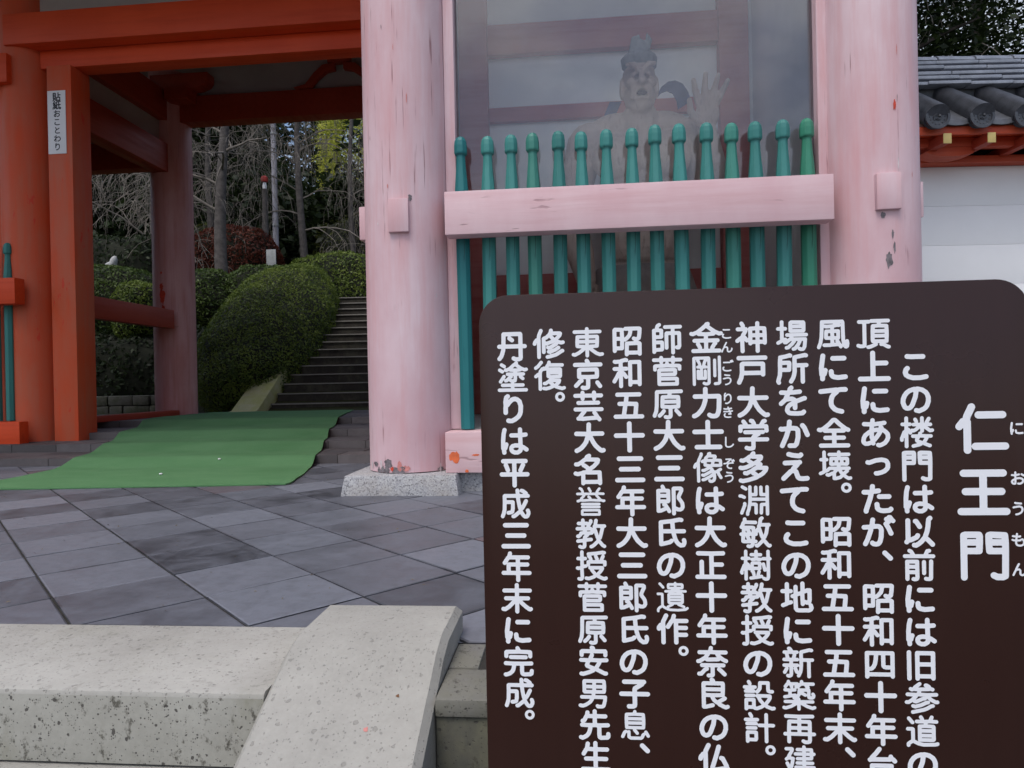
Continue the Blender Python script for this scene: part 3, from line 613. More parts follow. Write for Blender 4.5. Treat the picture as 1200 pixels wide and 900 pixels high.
GLYPH = {"あ":"57156014651571187621822985378447805273586660 43204224 64606660 646053603958 64606252554147314229 758048764177 39553958 395532532144173715271722211928194224 395539384229 42884177 41774076 40761877 40763958 666067656568 42244229","う":"328836866783 22594564586568617158745375457440703168296324541945163715","え":"181638364540 69866583618345853488 60636564 606352632362 6063585747454540 4540473951385436592161186416701575158616","お":"88677376 36453649 364528432139173415291626172322183116351836233645 36703649 36703671 36701671 577546723671 3649585268517349794481398132792776236919641756165218 36883671","か":"16162127284334623467 38873668 8948816876757576 38164716521657215928624162586163576750683668 136615653467 36683467","が":"884781637475 15162128253931573266 76898181 126531663266 9484928586948394 32663467 37873467 351938164515511655205724603761575963556750683467","き":"81616358 508952875477 56775477 56776058 56777581 63586058 63586551694270385539 605847572057 6815511337152917262023262333243725382840 217833765477","こ":"277937787178 27442340213223253020421663167919","ご":"86939284 70782578 76898181 254221392029232327193217421559157618","し":"833382307624701960155314441438153318302228292986","ぞ":"71747566 86708178 33544653 33543659577759806084 335427521350 6716631450164418392436303635384044484653 465365558055 288349846084 64846084","た":"35711471 3571315319181915 35713773 50355124542061176816831786188921 37735575 37733888 84585758","っ":"185223514358606070587456775279477937773273286924602048174317","て":"137658806079 838169816079 72166019522346304335424142494560506758746079","と":"415847597473 41582984 41583954294525382531262628233518471663167918","に":"274124301928 81764976 443745274823522163198421 19161928 1928172916482184","の":"51804480327624701862145213421632182822252624312535283934485850715180 5180548159806778777181658456844480327626712258165018","は":"71337036 713378318824 71337025692167196417601552154518422241264231463554377036 69686968 69684268 69687036 86706968 218518731652163316281826 19151826 264022281826 69686986","も":"1251154918483446 37713771 37713446 377127721574 39883771 344656476050 34463446 34463334342738194715551465157319772281308139784774526854 5873577252713771","り":"306529662965 30652965 3065326536714580508256836281697573617242693465285520451539153416 296528632763 27632673288529883391 276326552641","わ":"3157375952676369686975677965836087528745853783337727682259195520 31573271 31572949 32711270 32713387 30152949 1126112923462949","を":"36763977 36761677 3676347030622856 8359815963525550 55315546 55465550 5546494544423939343333283224351938164315621476158019 459141873977 28564158475853555550 28561544 697950773977","ん":"478531553049 32503350 325033513350 32503249 87408835812274176515601756205528554452494752425134493349 33493350 33493249 141621333049 30493249","三":"23517551 88181118 17838383","上":"46158915 46154661 46151015 83614661 46914661","丹":"10502350 541359107010751276167650 76508950 765076867588738824882350 76502350 50694275 23502238192816201012","五":"44838283 44831683 44834155 10163416 69168916 6916724872544155 69163416 34164055 41554055 40552255","京":"5043234423462365256676667763774676445043 504350184912441035103311 78268615 3032253020241317 11815181 88815181 518150884793","仁":"319123742166 89183718 095516642166 85764376 216623632311","仏":"69547353764784318524 231123652268 329224762268 852487238916 852449184219432653576288 22681665105809560851","以":"829278887667735269416834 5367458043834183 881576286834 16222027 20852027 683465335824501742123713 4741443628282027","作":"89346034 54915077 60346055 60346011 60769176 60765077 60766055 507747753658 221122632166 89556055 319222742166 2166146309560952","修":"49275326602970337939 527853825583 527848764270376934673454 527864656662 4740503954407250 451151127017792288289129 93558854835573597162 3454375443524653585764606662 34543426 269220781865 558383838582837673667162 55835792 0652075612631865 186519631911 66627162","像":"6574698468864987 65746273 65748473855983586058 852179317640 54576058 545739593973 54575452 186519631911 1865217528902893 1865126209570853 764077428446 76406537 5212541059106413661966296531 3243364351515452 604262416537 604259465452 6042423234283129 65376531 627362686058 62733973 65316130512337163215 539450934987 4987468541803973 397334723170","先":"8924891686136712631462226250 1263176523772578 49516250 49514978 49513650 06131111171424182924323034383650 25784978 25782789 62508851 36501051 81784978 49934978","全":"49367636 49364957 49362436 49364913 495776578163 495723571963 066010591963 11134913 19632064357646885089 5089538865768163 81638959 49138813","再":"49347934 49344952 49341934 87874986 4971787179697952 49714986 4971207120691952 49714952 49527952 49521952 08341934 19341952 19341911 49861187 91347934 79347952 793479167812731065106013","前":"677869857393 67783278 67788978 331136104211431244164431 16474447 164716611662186244624447 16471631 16111631 44314447 44311631 63616328 73937894 239427923284 681270117811811282158363 10783278 32843278","剛":"34624062 34622362 34623428 40624762 4062416944794782 238125802970 455045283428 73827335 342824282450 4113451150115412561556885589138912881210 8791871584127411","力":"44718371847084578334812378157412671160125515 44714493 44714471 44711371 44714358394535363028211813131012","十":"50115056 10565056 50568956 50565092","原":"74308418 372931212415 537280718157 53725580 537234713357 091514281644178618878988 81573357 815780425741 574133423357 5741571556125511511045104211","参":"34614162 34611062 34613356234613390739 80297528642154172410 30792979 30793078 30793180 29783078 29782979 297822761978 90626561 318032803180 447770787280 447732773078 44774162 93408840774667556561 58505450344132412942 297931834493 72808077 7280708564896189 41626561 673962384831342731262528","台":"76117616 22102216 865882637765 2062226833804393 20621661 206272637765 77657571 22167616 221622432244244476447616","名":"3984738375827375626352564554 3984408942924895 39843382237414690869 29158015 29152943 29152911 294313390641 294330444145 31663266386244574554 80157942794443444145 80158011 45544145","和":"56155623 84168423 8423848284848284578456835623 84235623 28644564 28642886 28642863 1086138520862886 443935512854 2886308842914590 286324640964 28632754 27542854 2754225117410826 28112854","四":"13218521 1321138415843984 13211314 784266426243604559495984 5984838485848521 59843984 85158521 233726383143355138673984","地":"21343237 21342170 213419320928 21703270 21702191 21700870 46834660 46606565 46604557 6668737080738573867386458540833678367438 66686693 66686565 37554557 455746194914531383138614891691218928 65656632","場":"88407340 884086188312811074107112 21922172 31722172 73405740 73407233672358125411 46788478 467846894991839084888478 467846654865836584678478 34153916502656345740 10722172 2931333143394741 103019352137 21722137 36535053 57404741 47415053 91535053 31402137","塗":"18284928 23551239 10751870 81284928 58628362 58625874 58623462 586258485742534148414442 589275807678 589259946296 589255914179 92768975867579787678 4554425332432842 49284932 49284913 81487454 08134913 587443754179 587473757678 16912486 417930742875 49139113","壊":"89846184 4729412831232724 4729493354385642 47294713 93148813811775227326 7326702768296042 73268435 6719641652134713 617363726972 61736184 617359725472 61438943 614360496155 61436042 69566972 6956835585578558857084726972 69566155 19692669 19691991 19691069 19691934 56426042 564254433443314028371934 34846184 54565472 54566155 545640553856385839725472 082817321934 61846191","士":"16164916 84164916 49628962 49624991 49621062 49624916","多":"10511650265242594462 686162585951 58256527743383438549855083505951 5825572850344734 582558235421311416111013 44625164596969787083698446844486 446242663471 13731872287737844486 448645914894 595153494241313628342335","大":"92148713831576216829614052584961 48644993 48641165 486448634962 896553654962 1113191726223431404046584961 49624961","奈":"459343864281 37103910471049124941 286436753780 286411530753 28643259345866597264 37804281 37801180 0915151527283230 42816280 682971278414 81414941 895482577264 628064737264 62808880 49411841","子":"89495049 32114511491350195049 78867585 758572861986 75857279516650625049 10495049","学":"27775177 277727842192 277712771264 291335114411481249164938 8393799274847277 886487777277 66607760 66602660 66606454514749444938 49388938 49381038 72775177 4394479351865177","安":"3955406244694471 39553454 39556854 8614821458265628 68548855 6854664657325628 283932493454 2839293747304928 5082848285808570 5082489047924493 5082158213801370 49285628 49284723331717121113 34541155","完":"1268128013815082 26657265 90238915861367126313611560216045 5082858186808668 508250884793 89466045 09111111161223153021332735363645 36456045 36451046","師":"12583358345934782179 125812782179 12581242 1219342035203622364135421242 12191242 12191213 6869866987688730852581257926 68696888 6869506949684925 68696810 45886888 2179218623922895 68889088","平":"15864986 84864986 49458945 49454986 49451045 49454911 76746857 29582374","年":"54815459 54818581 54812781 54598359 5459265925572533 54595433 30932781 136424802781 09332533 89335433 54115433 54332533","建":"37326132 124417332131 618582858372 61856193 61854285 61856172 83728972 83726172 837282596158 42586158 61586172 61586145 61236132 85456145 61723672 61328932 61326145 2125351749138813 21252131 212519241314 61454145 105612581660 166017652681278626871087 16602958274624332131","復":"62196819 6219602352305034 62195817481339113212 084915552157 3427382745325034 94138811711669176819 46608360 46604671 466046495547 89834784 49924784 478444824176 347333743273 34733273 347337724176 8360837081714671 8360835082485547 32723273 32723172 327232713172 681970237830803655365337 087515802592 503450365337 41764671 55475337 21102157 2157226428723172","息":"75247221701566123612321430163031 23587558 23582371 235824444744 478574847571 47854993 478524842371 75587571 755874444744 47444737 88198131 55274737 213217291116 23717571","成":"58765876 58765793 5876187617751757 709274918384 8360764671386635 89765876 1013132116321757 6628682672197614791284128714902190268831 66286635 66286226471445134313 1757415742564237402736252824 66356438624759645876","戸":"88871187 111417272042 20428142 2042206821692370806981688142 81428137","所":"1009081313311447 56607960 56605681578486908989 56605642543151224512 79117960 90607960 146839684068416640471447 14681584328742904489 14681447","授":"6622672574327837814281454945 66226222 662268197217831288119213 895489637863 477144784180 848079697863 101115101811191320171945 194508430644 19452048 20483150 20482073 20733073 20732093 20730873 8891839264894087 6222503749394945 62225517411237123213 786339633954 44454945 628065736672","敏":"42255025 42254447 42254225 28113210391241174225 08471447 31254225 312530332640 3125152513261447 89758575 50821883 699565926275 545656616063 44475147 4447446642672867 44473147 096810701171 732875278021861489129113 73287336 73287027571454125213 85756275 85758361815076387336 73367037684162616063 627560716063 28671667 2867276031543147 15471667 15473147 15471447 16671171 18831992 1883158112731171","教":"49342932 396748675562 396741734378 39673367 65926275 25673367 25672583 25670867 847584697949763974387137 84759075 84756275 627560746064 49125213591868277129 60645562 6064626269397137 25932583 437849884991 437837832583 09292931 29553367 29551953 295531543953 25831283 7129742883178913 71297137 5562555951543953 3953384830412932 29312932 293129162812241019101512 1953174811430944","新":"29613661 29611861 29612944 09611861 41344524 50135523573258455860 80118060 09442944 191321122412281429192944 29834683 29832989279225942394 29831083 17761968 90608060 16341023 29444744 88898290598458835860 58608060 36614761 366137683975 196818661861","旧":"39188318 39183953 39183911 83128318 16111688 8353838483868186398639843953 83533953 83538318","昭":"42554859566858756088 44886088 86118615 608885888787867384598157765673566958 11583458 115811841285138633853458 11581129 861586428543834448434715 86154715 345833291129 47154710 11211129","末":"835256525250 49768976 49764993 49761076 49764950 52504950 525063387527861989189119 49504949 49114949 47494949 474944521552 47493234242612180619","東":"88844984 8054806879694969 80544954 8054794058395537 49544969 49541954 49544937 43374937 43374039204019421954 433740333629242012140715 49114937 195420694969 49844993 49841184 49844969 55374937 55376130771887149415","楼":"8612851271186920 49834689 887471746972 325027592162 21932175 21622175 21622055 65726972 65726593 65726072 65726555 2055155208340829 205521522110 62206920 6220602252255027503153365440 6220611757154011 37574156475954656072 31752175 78408940 78405841 784077346920 417458746072 21751075 84917881 58415948 58415440 9357875673676972 54403940","樹":"0828073115511954 383441324323 50836383 50835093 50833683 50835070 7212761080108311841385188571 75377155 201020521954 20932072 10722072 85938571 3041304526541958 85719071 85717071 19541958 62695070 19582072 29722072 38695070 34135516 55166518 551655235832 42426042605839583856384339424242","正":"52528252 52525285 52525215 13865285 89155215 52858686 52152315 23602315 23151015","氏":"2116271747225226 21162155 58558955 58555755 58555946633267237217791287138815902090248928 21555755 2155218121825586 828976905586 55865755","淵":"539053683668 86918668 5313533851393539 196011640764 8668706868686890 86688654 24851491 36548654 36543668 36543539 36913668 28092813322434363539 86548639 111320362041 863969386813 86398610","王":"15864986 84864986 89154915 49154952 49151015 49864952 49528152 49521852","生":"136020722375 10134913 84744974 23752691 23754974 49744993 49744945 89134913 20454945 81454945 49134945","男":"43394639 43394232362431202315151211120613 43391139 4988788879868071 4988208819861971 49884971 581260107010751177138128823980394639 49718071 49711971 49714955 47554955 4755205519571971 47554639 4955785579578071","神":"46576757 465746776778 46574637 677887778857 67786793 67786757 67378837 67376757 67374637 67376710 25862193 23102250 46374633 084116482250 88576757 88578837 88378834 364229512452 225022522452 107632763376327025582452","築":"90569252914788458145794678497868766852685167505547504448 427747775081 444839522450 44484446 24671068 24672450 24673868 20931986 245021490947 57866986 57865893 578655855081 91866986 117816851986 103341334332 563258338933 56324932 56325927731988149416 29772786 767673776986 364439434446 508145862786 493249404446 49324332 49324911 27861986 061509141214271939264332 685360585858","紙":"73558955 73557355 735573457533801784128712901392219127 256529673577 25651165 2565246016501444 6821651849144955 73557287 73554955 08131129 394338463646 2594259113711165 35333822 345635523646 144417443646 4955498465877287 7287758983919090 263424302616","良":"7866788277845184 78662166 786677494548 63265927523347414548 63266721801486129114 632666298339 2166218222845184 21662149 471827132113 21494548 21492113 459549935184","芸":"79621962 32753284 89423842 88846784 10843284 821179157617 67756784 67846793 67843284 2314242037363842 23141814 23143213541574167617 38421042 32843293 761774226732","菅":"25427142734473557056275625542542 25422529 497650745069 25137813 25132529 89866786 1357136715685069 8658866784685069 67796786 67936786 32793286 2529762978287813 10863286 32933286 67863286","計":"1516391640184037383815381516 15161511 15513951 40641464 70117059 70917059 27862393 50597059 70599059 10764476","設":"35511351 505081508249824479386823 50504550 50505044 13163516 131613371338153835383516 13161311 09763976 68236523 68237318831488129313 652354365044 652362205717441238133516 24862192 8963826378657769778955895489537249664562 35641264","誉":"11542157 459349855084 4467476549625057 32766776 32762676 3276307022622157 915589547958 26762684 26761076 89766877 5057775678567958 505723562157 24137613 241324242626752676247613 24457645 189322912684 779270836877 76362436 67766877 6776697077617958","貼":"37533771 37531353 375337363534133513361353 37713788358913891371 37711371 90716771 33263916 67476771 674785468615 674751455115 17262128 17261011 51105115 67936771 51158615 13531371","道":"22771289 5867806681648153 58676080 586742664253 469349884980 81398153 81394239 813981287926422642284239 911589148413521238152323 769373867281 1010101416192323 34804980 89807281 0958215823572323 42538153 42534239 60807281 60804980","遺":"60936089 60699068 60696078 60693168 212332163515 2123215919600860 21231621111708130808 852169286832 14912480 8151815879597760426040584051 81514051 81518142 6832793381358142 68325132 5132413340354042 51325128 40514042 6078807881808181818779896089 60786089 607840783981398740896089 351536144412671189139517 351537173721 81424042 37215128","郎":"471843264128 318145804565 318131872893 318115801565 15654565 15651548 3238363739324128 68267323802384258730873586428249765776607663848084858187628761866111 1548444845504565 15481519 412823201519","金":"11134913 763574346722 9365886478697569 24692671388046875089 2469206811640665 246928644963 49634944 496371647569 5089647874717569 508951935594 31232534 88134913 15444944 83444944 49444913","門":"57758675 57755788608985888675 577558598659 13101359 86598675 86598513811171116514 135940594175 13591375 13754175 137513881689408941864175","頂":"44886688 66889188 66886474 09862486 561940123411 47588758 475848736474 47584744 47448744 474447304828502886288744 061612141914231524182486 647486738758 87588744 36862486 9211881277197119","風":"497433732874 49744959 497465776876 493965396639664166594959 49394959 493932393239314132594959 49394919 682070197313 682066266330 682051194919 261842184919 9129922291148812861384158221803479847887208720861957184115251012"}
# ------------------------------------------------------------------ lettering: rounded strokes merged into flat printed shapes
def strokes(ch):
    out = []
    for s in GLYPH[ch].split():
        out.append([(int(s[k:k + 2]) / 99 - .5, int(s[k + 2:k + 4]) / 99 - .5) for k in range(0, len(s), 4)])
    return out
_gc = {}
def glyph_faces(ch, r, n=72):
    """marching squares on the distance to the strokes -> 2D faces in em units"""
    key = (ch, r)
    if key in _gc: return _gc[key]
    if ch == '。': S_ = [[(.30 + .11 * math.cos(a * math.pi / 8), .30 + .11 * math.sin(a * math.pi / 8)) for a in range(17)]]; r = r * .72
    elif ch == '、': S_ = [[(.20, .38), (.36, .22)]]
    else: S_ = strokes(ch)
    ax = np.linspace(-.62, .62, n + 1); X, Y = np.meshgrid(ax, ax); D = np.full(X.shape, 9.0)
    for s in S_:
        for (ax_, ay), (bx, by) in zip(s[:-1], s[1:]):
            L = max((bx - ax_) ** 2 + (by - ay) ** 2, 1e-9); t_ = np.clip(((X - ax_) * (bx - ax_) + (Y - ay) * (by - ay)) / L, 0, 1)
            D = np.minimum(D, np.hypot(X - ax_ - t_ * (bx - ax_), Y - ay - t_ * (by - ay)))
    D -= r
    verts = []; idx = {}; faces = []
    def corner(i, j):
        k = (i, j)
        if k not in idx: idx[k] = len(verts); verts.append((ax[j], ax[i]))
        return idx[k]
    def edge(a, b):
        k = (min(a, b), max(a, b))
        if k not in idx:
            da, db = D[k[0]], D[k[1]]; t_ = da / (da - db)
            idx[k] = len(verts); verts.append((ax[k[0][1]] + (ax[k[1][1]] - ax[k[0][1]]) * t_, ax[k[0][0]] + (ax[k[1][0]] - ax[k[0][0]]) * t_))
        return idx[k]
    In = D < 0
    any_ = In[:-1, :-1] | In[1:, :-1] | In[:-1, 1:] | In[1:, 1:]
    for i, j in np.argwhere(any_):
        cs = [(i, j), (i, j + 1), (i + 1, j + 1), (i + 1, j)]; p = []
        for a, b in zip(cs, cs[1:] + cs[:1]):
            if In[a]: p.append(corner(*a))
            if In[a] != In[b]: p.append(edge(a, b))
        if len(p) >= 3: faces.append(tuple(p))
    _gc[key] = (verts, faces); return _gc[key]
def put_char(mb, ch, x, z, y, size, r, n=72, sx=1.0):
    v, f = glyph_faces(ch, r, n)
    mb.add([(x + a * size * sx, y, z + b * size) for a, b in v], f)
FINE = {'誉': 0.04, '遺': 0.04, '息': 0.051, '像': 0.048, '淵': 0.051, '築': 0.051, '剛': 0.047, '樹': 0.051, '建': 0.052, '設': 0.055, '菅': 0.056, '復': 0.055, '塗': 0.055, '壊': 0.052, '道': 0.055, '頂': 0.056, '楼': 0.054, '敏': 0.055, '教': 0.056, '授': 0.055, '新': 0.054, '場': 0.055, '昭': 0.061, '神': 0.061, '参': 0.056, '計': 0.054, '前': 0.058}
def stroke_r(ch, base=.072):
    if ch in FINE: return FINE[ch]
    if ch in '。、': return base
    L = sum(math.hypot(b[0] - a[0], b[1] - a[1]) for s in strokes(ch) for a, b in zip(s[:-1], s[1:]))
    return round(base * min(1.0, max(.52, 1.16 - .078 * L)), 3)

# ------------------------------------------------------------------ brown information sign
SY = 1.05
sg = thing('information_sign', 'large brown signboard covered with columns of white Japanese writing', 'sign', (.265, SY, -.82))
def rrect(x0, x1, z0, z1, r, n=10):
    pts = []
    for cx, cz, a0 in ((x1 - r, z1 - r, 0), (x0 + r, z1 - r, 90), (x0 + r, z0 + r, 180), (x1 - r, z0 + r, 270)):
        for k in range(n + 1): a = rad(a0 + 90 * k / n); pts.append((cx + r * math.cos(a), cz + r * math.sin(a)))
    return pts
mb = MB(); mb.prism(rrect(-.1445, .675, -.32, .758, .047), SY, SY + .014); mb.build('panel', M['sign'], sg, bevel=.0012, smooth=30)
for px in (.06, .47):
    mb = MB(); mb.lathe([(.024, -.82), (.024, .62)], px, SY + .042, 20); mb.build('post', M['metal'], sg)
TY = SY - .0007
COLS = [(.5125, 631.5, 'この楼門は以前には旧参道の'), (.4535, 681.5, '頂上にあったが、昭和四十年台'), (.394, 682.5, '風にて全壊。昭和五十五年末、'), (.3345, 681.5, '場所をかえてこの地に新築再建'),
        (.275, 680.5, '神戸大学多淵敏樹教授の設計。'), (.2072, 681, '金剛力士像は大正十年奈良の仏'), (.1475, 681, '師菅原大三郎氏の遺作。'), (.0875, 680, '昭和五十三年大三郎氏の子息、'),
        (.0255, 679, '東京芸大名誉教授菅原安男先生'), (-.0345, 678.5, '修復。'), (-.0925, 676.5, '丹塗りは平成三年末に完成。')]
PITCH = .0498
for x, z0, txt in COLS:
    mb = MB(); k = 0
    for i, ch in enumerate(txt):
        z = z0 / 1000 - PITCH * k
        if ch == '。': put_char(mb, ch, x + .001, z + .002, TY, .050, .062)
        elif ch == 'っ': put_char(mb, ch, x + .003, z + .005, TY, .047, .072)
        else: put_char(mb, ch, x, z, TY, .0505, stroke_r(ch), 80)
        k += 1
    mb.build('lettering', M['letter'], sg, smooth=0)
mb = MB()
for ch, z in (('仁', .536), ('王', .4415), ('門', .3475)): put_char(mb, ch, .6055, z, TY, .0795, .068 if ch != '門' else .060, 96)
mb.build('title_lettering', M['letter'], sg, smooth=0)
for x, size, r_, words_ in ((.6535, .0232, .064, ((('に', .5365),), (('お', .4625), ('う', .4175)), (('も', .3715), ('ん', .3275)))),
                            (.2378, .0200, .058, ((('こ', .688), ('ん', .667)), (('ご', .638), ('う', .617)), (('り', .588), ('き', .567)), (('し', .5215),), (('ぞ', .4885), ('う', .4675))))):
    for wd in words_:
        mb = MB()
        for ch, z in wd: put_char(mb, ch, x, z, TY, size, r_)
        mb.build('reading_mark', M['letter'], sg, smooth=0)

# ------------------------------------------------------------------ white notice plate on the door jamb
npx = (-4.952, 3.2535)
nt_ = thing('notice_plate', 'narrow white plate with a column of black Japanese characters on the red jamb', 'sign', (npx[0], 6.113, npx[1]))
mb = MB(); mb.box(npx[0] - .0935, npx[0] + .0935, 6.112, 6.1195, npx[1] - .308, npx[1] + .308); mb.build('plate', M['white_plate'], nt_, bevel=.001)
mb = MB()
for k, ch in enumerate('貼紙おことわり'): put_char(mb, ch, npx[0] + .004 - .0, npx[1] + .244 - k * .081, 6.1108, .092 if k < 2 else .08, .058)
mb.build('lettering', M['ink'], nt_, smooth=0)

# ------------------------------------------------------------------ guardian statue behind the glass
st = thing('guardian_statue', 'pale carved wooden guardian statue with raised hand, behind the glass and pickets', 'statue', (.63, 5.2, .342))
def ell(mb, c, r, rot=None, nu=14, nv=10):
    R3 = rot.to_matrix() if rot is not None else Matrix.Identity(3); vs = []; fs = []
    for i in range(1, nv):
        p = math.pi * i / nv
        for j in range(nu): a = 2 * math.pi * j / nu; vs.append(Vector(c) + R3 @ Vector((r[0] * math.sin(p) * math.cos(a), r[1] * math.sin(p) * math.sin(a), r[2] * math.cos(p))))
    n0 = len(vs); vs += [Vector(c) + R3 @ Vector((0, 0, r[2])), Vector(c) + R3 @ Vector((0, 0, -r[2]))]
    for i in range(nv - 2):
        for j in range(nu): k = (j + 1) % nu; fs.append((i * nu + j, (i + 1) * nu + j, (i + 1) * nu + k, i * nu + k))
    for j in range(nu): k = (j + 1) % nu; fs += [(n0, j, k), (n0 + 1, (nv - 2) * nu + k, (nv - 2) * nu + j)]
    mb.add(vs, fs)
def limb(mb, pts, rads, n=14):
    mb.tube(pts, rads, n)
    for p, r in zip(pts, rads): ell(mb, p, (r, r, r), nu=12, nv=8)
def remesh(mb, name, mat, parent, vox, sm=4, base=None):
    o = mb.build(name, mat, parent, smooth=0)
    md = o.modifiers.new('r', 'REMESH'); md.mode = 'VOXEL'; md.voxel_size = vox
    s_ = o.modifiers.new('s', 'SMOOTH'); s_.factor = .5; s_.iterations = sm
    dg = bpy.context.evaluated_depsgraph_get(); dg.update()
    me = bpy.data.meshes.new_from_object(o.evaluated_get(dg)); o.modifiers.clear(); old = o.data; o.data = me; bpy.data.meshes.remove(old); me.name = name
    if not me.materials: me.materials.append(mat)
    me.polygons.foreach_set('use_smooth', [True] * len(me.polygons)); return o
from mathutils import Euler
SX, SYY = .555, 5.2
def sp(dx, dy, z): return Vector((SX + dx, SYY + dy, z + .09 * min(1, max(0, (z - .45) / .6)) + .075 * min(1, max(0, (z - 1.25) / .4))))
b = MB()
# pelvis, belly, ribs, chest, shoulders
ell(b, sp(0, 0, 1.28), (.33, .24, .22)); ell(b, sp(0, -.05, 1.52), (.30, .24, .24)); ell(b, sp(0, -.01, 1.80), (.37, .25, .27))
for s in (-1, 1):
    ell(b, sp(.17 * s, -.14, 2.10), (.20, .13, .17)); ell(b, sp(.37 * s, .0, 2.28), (.17, .16, .16)); ell(b, sp(.16 * s, .0, 2.38), (.22, .14, .12)); ell(b, sp(.2 * s, -.02, 2.2), (.24, .17, .15))
    ell(b, sp(.075 * s, -.22, 1.66), (.075, .06, .075)); ell(b, sp(.075 * s, -.235, 1.52), (.075, .06, .075)); ell(b, sp(.25 * s, -.10, 1.76), (.07, .1, .16))
limb(b, [sp(0, -.02, 2.2), sp(.0, -.07, 2.42)], [.16, .14])
# viewer-left arm: down, elbow out, fist by the hip
limb(b, [sp(-.41, .0, 2.27), sp(-.51, .0, 1.88), sp(-.52, -.02, 1.70)], [.145, .13, .105]); limb(b, [sp(-.52, -.02, 1.70), sp(-.47, -.12, 1.45), sp(-.43, -.18, 1.28)], [.11, .105, .075])
ell(b, sp(-.42, -.2, 1.17), (.085, .08, .11))
for k in range(4): limb(b, [sp(-.47 + .033 * k, -.24, 1.20), sp(-.47 + .033 * k, -.29, 1.13), sp(-.46 + .033 * k, -.25, 1.08)], [.022, .022, .02], 8)
limb(b, [sp(-.36, -.22, 1.22), sp(-.37, -.29, 1.18)], [.024, .022], 8)
# viewer-right arm: bent, open palm lifted beside the shoulder
limb(b, [sp(.41, .0, 2.27), sp(.50, -.03, 1.92), sp(.50, -.06, 1.78)], [.145, .13, .11]); limb(b, [sp(.50, -.06, 1.78), sp(.49, -.22, 2.04), sp(.46, -.26, 2.23)], [.115, .10, .07])
HR = sp(.455, -.29, 2.35); ell(b, HR, (.088, .04, .115), Euler((0, rad(4), 0)))
for k, (dx, ln, an, cl) in enumerate(((-.062, .155, -14, .02), (-.020, .185, 1, .03), (.026, .165, 14, .045), (.068, .125, 28, .055))):
    a = rad(an); p0 = HR + Vector((dx, -.005, .085)); dv = Vector((math.sin(a), 0, math.cos(a)))
    limb(b, [p0, p0 + dv * ln * .55 + Vector((0, -cl * .3, 0)), p0 + dv * ln + Vector((0, -cl * 1.5, 0))], [.027, .024, .018], 8)
limb(b, [HR + Vector((-.065, -.01, -.05)), HR + Vector((-.125, -.04, .01)), HR + Vector((-.135, -.06, .085))], [.032, .027, .02], 8)
# skull, jaw, brows, bulging eyes, flared nose, open scowling mouth, long ears
Hc = sp(-.005, -.13, 2.62)
def hp(x, y, z): return Hc + Vector((x * .86, y, z * (1 if z < .15 else .8) + .03))
ell(b, hp(0, .03, .06), (.125, .16, .155)); ell(b, hp(0, -.01, -.09), (.118, .135, .125)); ell(b, hp(0, -.065, -.175), (.082, .08, .06))
for s in (-1, 1):
    limb(b, [hp(.015 * s, -.165, .045), hp(.06 * s, -.165, .085), hp(.115 * s, -.13, .105)], [.020, .024, .016], 8)
    ell(b, hp(.058 * s, -.142, .030), (.026, .022, .017)); ell(b, hp(.085 * s, -.125, -.030), (.043, .045, .034)); ell(b, hp(.15 * s, .02, -.01), (.018, .04, .085))
    limb(b, [hp(.03 * s, -.17, -.045), hp(.075 * s, -.15, -.08), hp(.085 * s, -.125, -.135)], [.013, .015, .015], 8); ell(b, hp(.033 * s, -.175, -.045), (.023, .024, .018))
limb(b, [hp(0, -.15, .06), hp(0, -.185, -.015), hp(0, -.20, -.045)], [.018, .023, .030], 10)
limb(b, [hp(-.066, -.135, -.135), hp(-.036, -.165, -.088), hp(0, -.170, -.080), hp(.036, -.165, -.088), hp(.066, -.135, -.135)], [.012, .015, .014, .015, .012], 8)
limb(b, [hp(-.05, -.142, -.152), hp(0, -.158, -.146), hp(.05, -.142, -.152)], [.013, .015, .013], 8)
body = remesh(b, 'body', M['statue'], st, .0095, 2)
b = MB(); ell(b, hp(0, -.158, -.116), (.040, .010, .018)); b.build('mouth', M['mouth'], st)
# topknot with crown leaf
b = MB(); ell(b, hp(0, .03, .215), (.115, .12, .06)); ell(b, hp(0, .02, .30), (.085, .085, .085)); ell(b, hp(0, .0, .37), (.05, .05, .06))
for k in range(9):
    a = -1.3 + k * .325; limb(b, [hp(.13 * math.sin(a), .03 - .13 * math.cos(a), .175), hp(.135 * math.sin(a), .02 - .135 * math.cos(a), .24), hp(.11 * math.sin(a), .02 - .10 * math.cos(a), .285)], [.024, .026, .012], 8)
limb(b, [hp(.06, .0, .33), hp(.09, .0, .42), hp(.075, .0, .48)], [.03, .026, .012], 8); limb(b, [hp(-.05, .0, .33), hp(-.04, .0, .44), hp(.0, .0, .47)], [.03, .024, .012], 8)
remesh(b, 'topknot', M['statue_grey'], st, .012, 2)
# dark flying scarf loops
b = MB()
def ribbon(mb, pts, w0, w1, th_=.014):
    n = len(pts); vs = []
    for k, p in enumerate(pts):
        wv = Vector(w0).lerp(Vector(w1), k / (n - 1)); vs += [p + wv / 2, p - wv / 2, p - wv / 2 + Vector((0, th_, 0)), p + wv / 2 + Vector((0, th_, 0))]
    fs = [(0, 3, 2, 1), tuple(4 * (n - 1) + q for q in range(4))]
    for k in range(n - 1):
        for q in range(4): fs.append((4 * k + q, 4 * k + (q + 1) % 4, 4 * (k + 1) + (q + 1) % 4, 4 * (k + 1) + q))
    mb.add(vs, fs)
arc = [sp(x, .12 + .05 * x, z) for x, z in ((.10, 2.52), (.13, 2.62), (.17, 2.70), (.22, 2.745), (.27, 2.755), (.32, 2.73), (.355, 2.67), (.37, 2.60))]
ribbon(b, arc, (.02, 0, .10), (.10, 0, .06)); b.build('scarf', M['sash'], st, smooth=40)
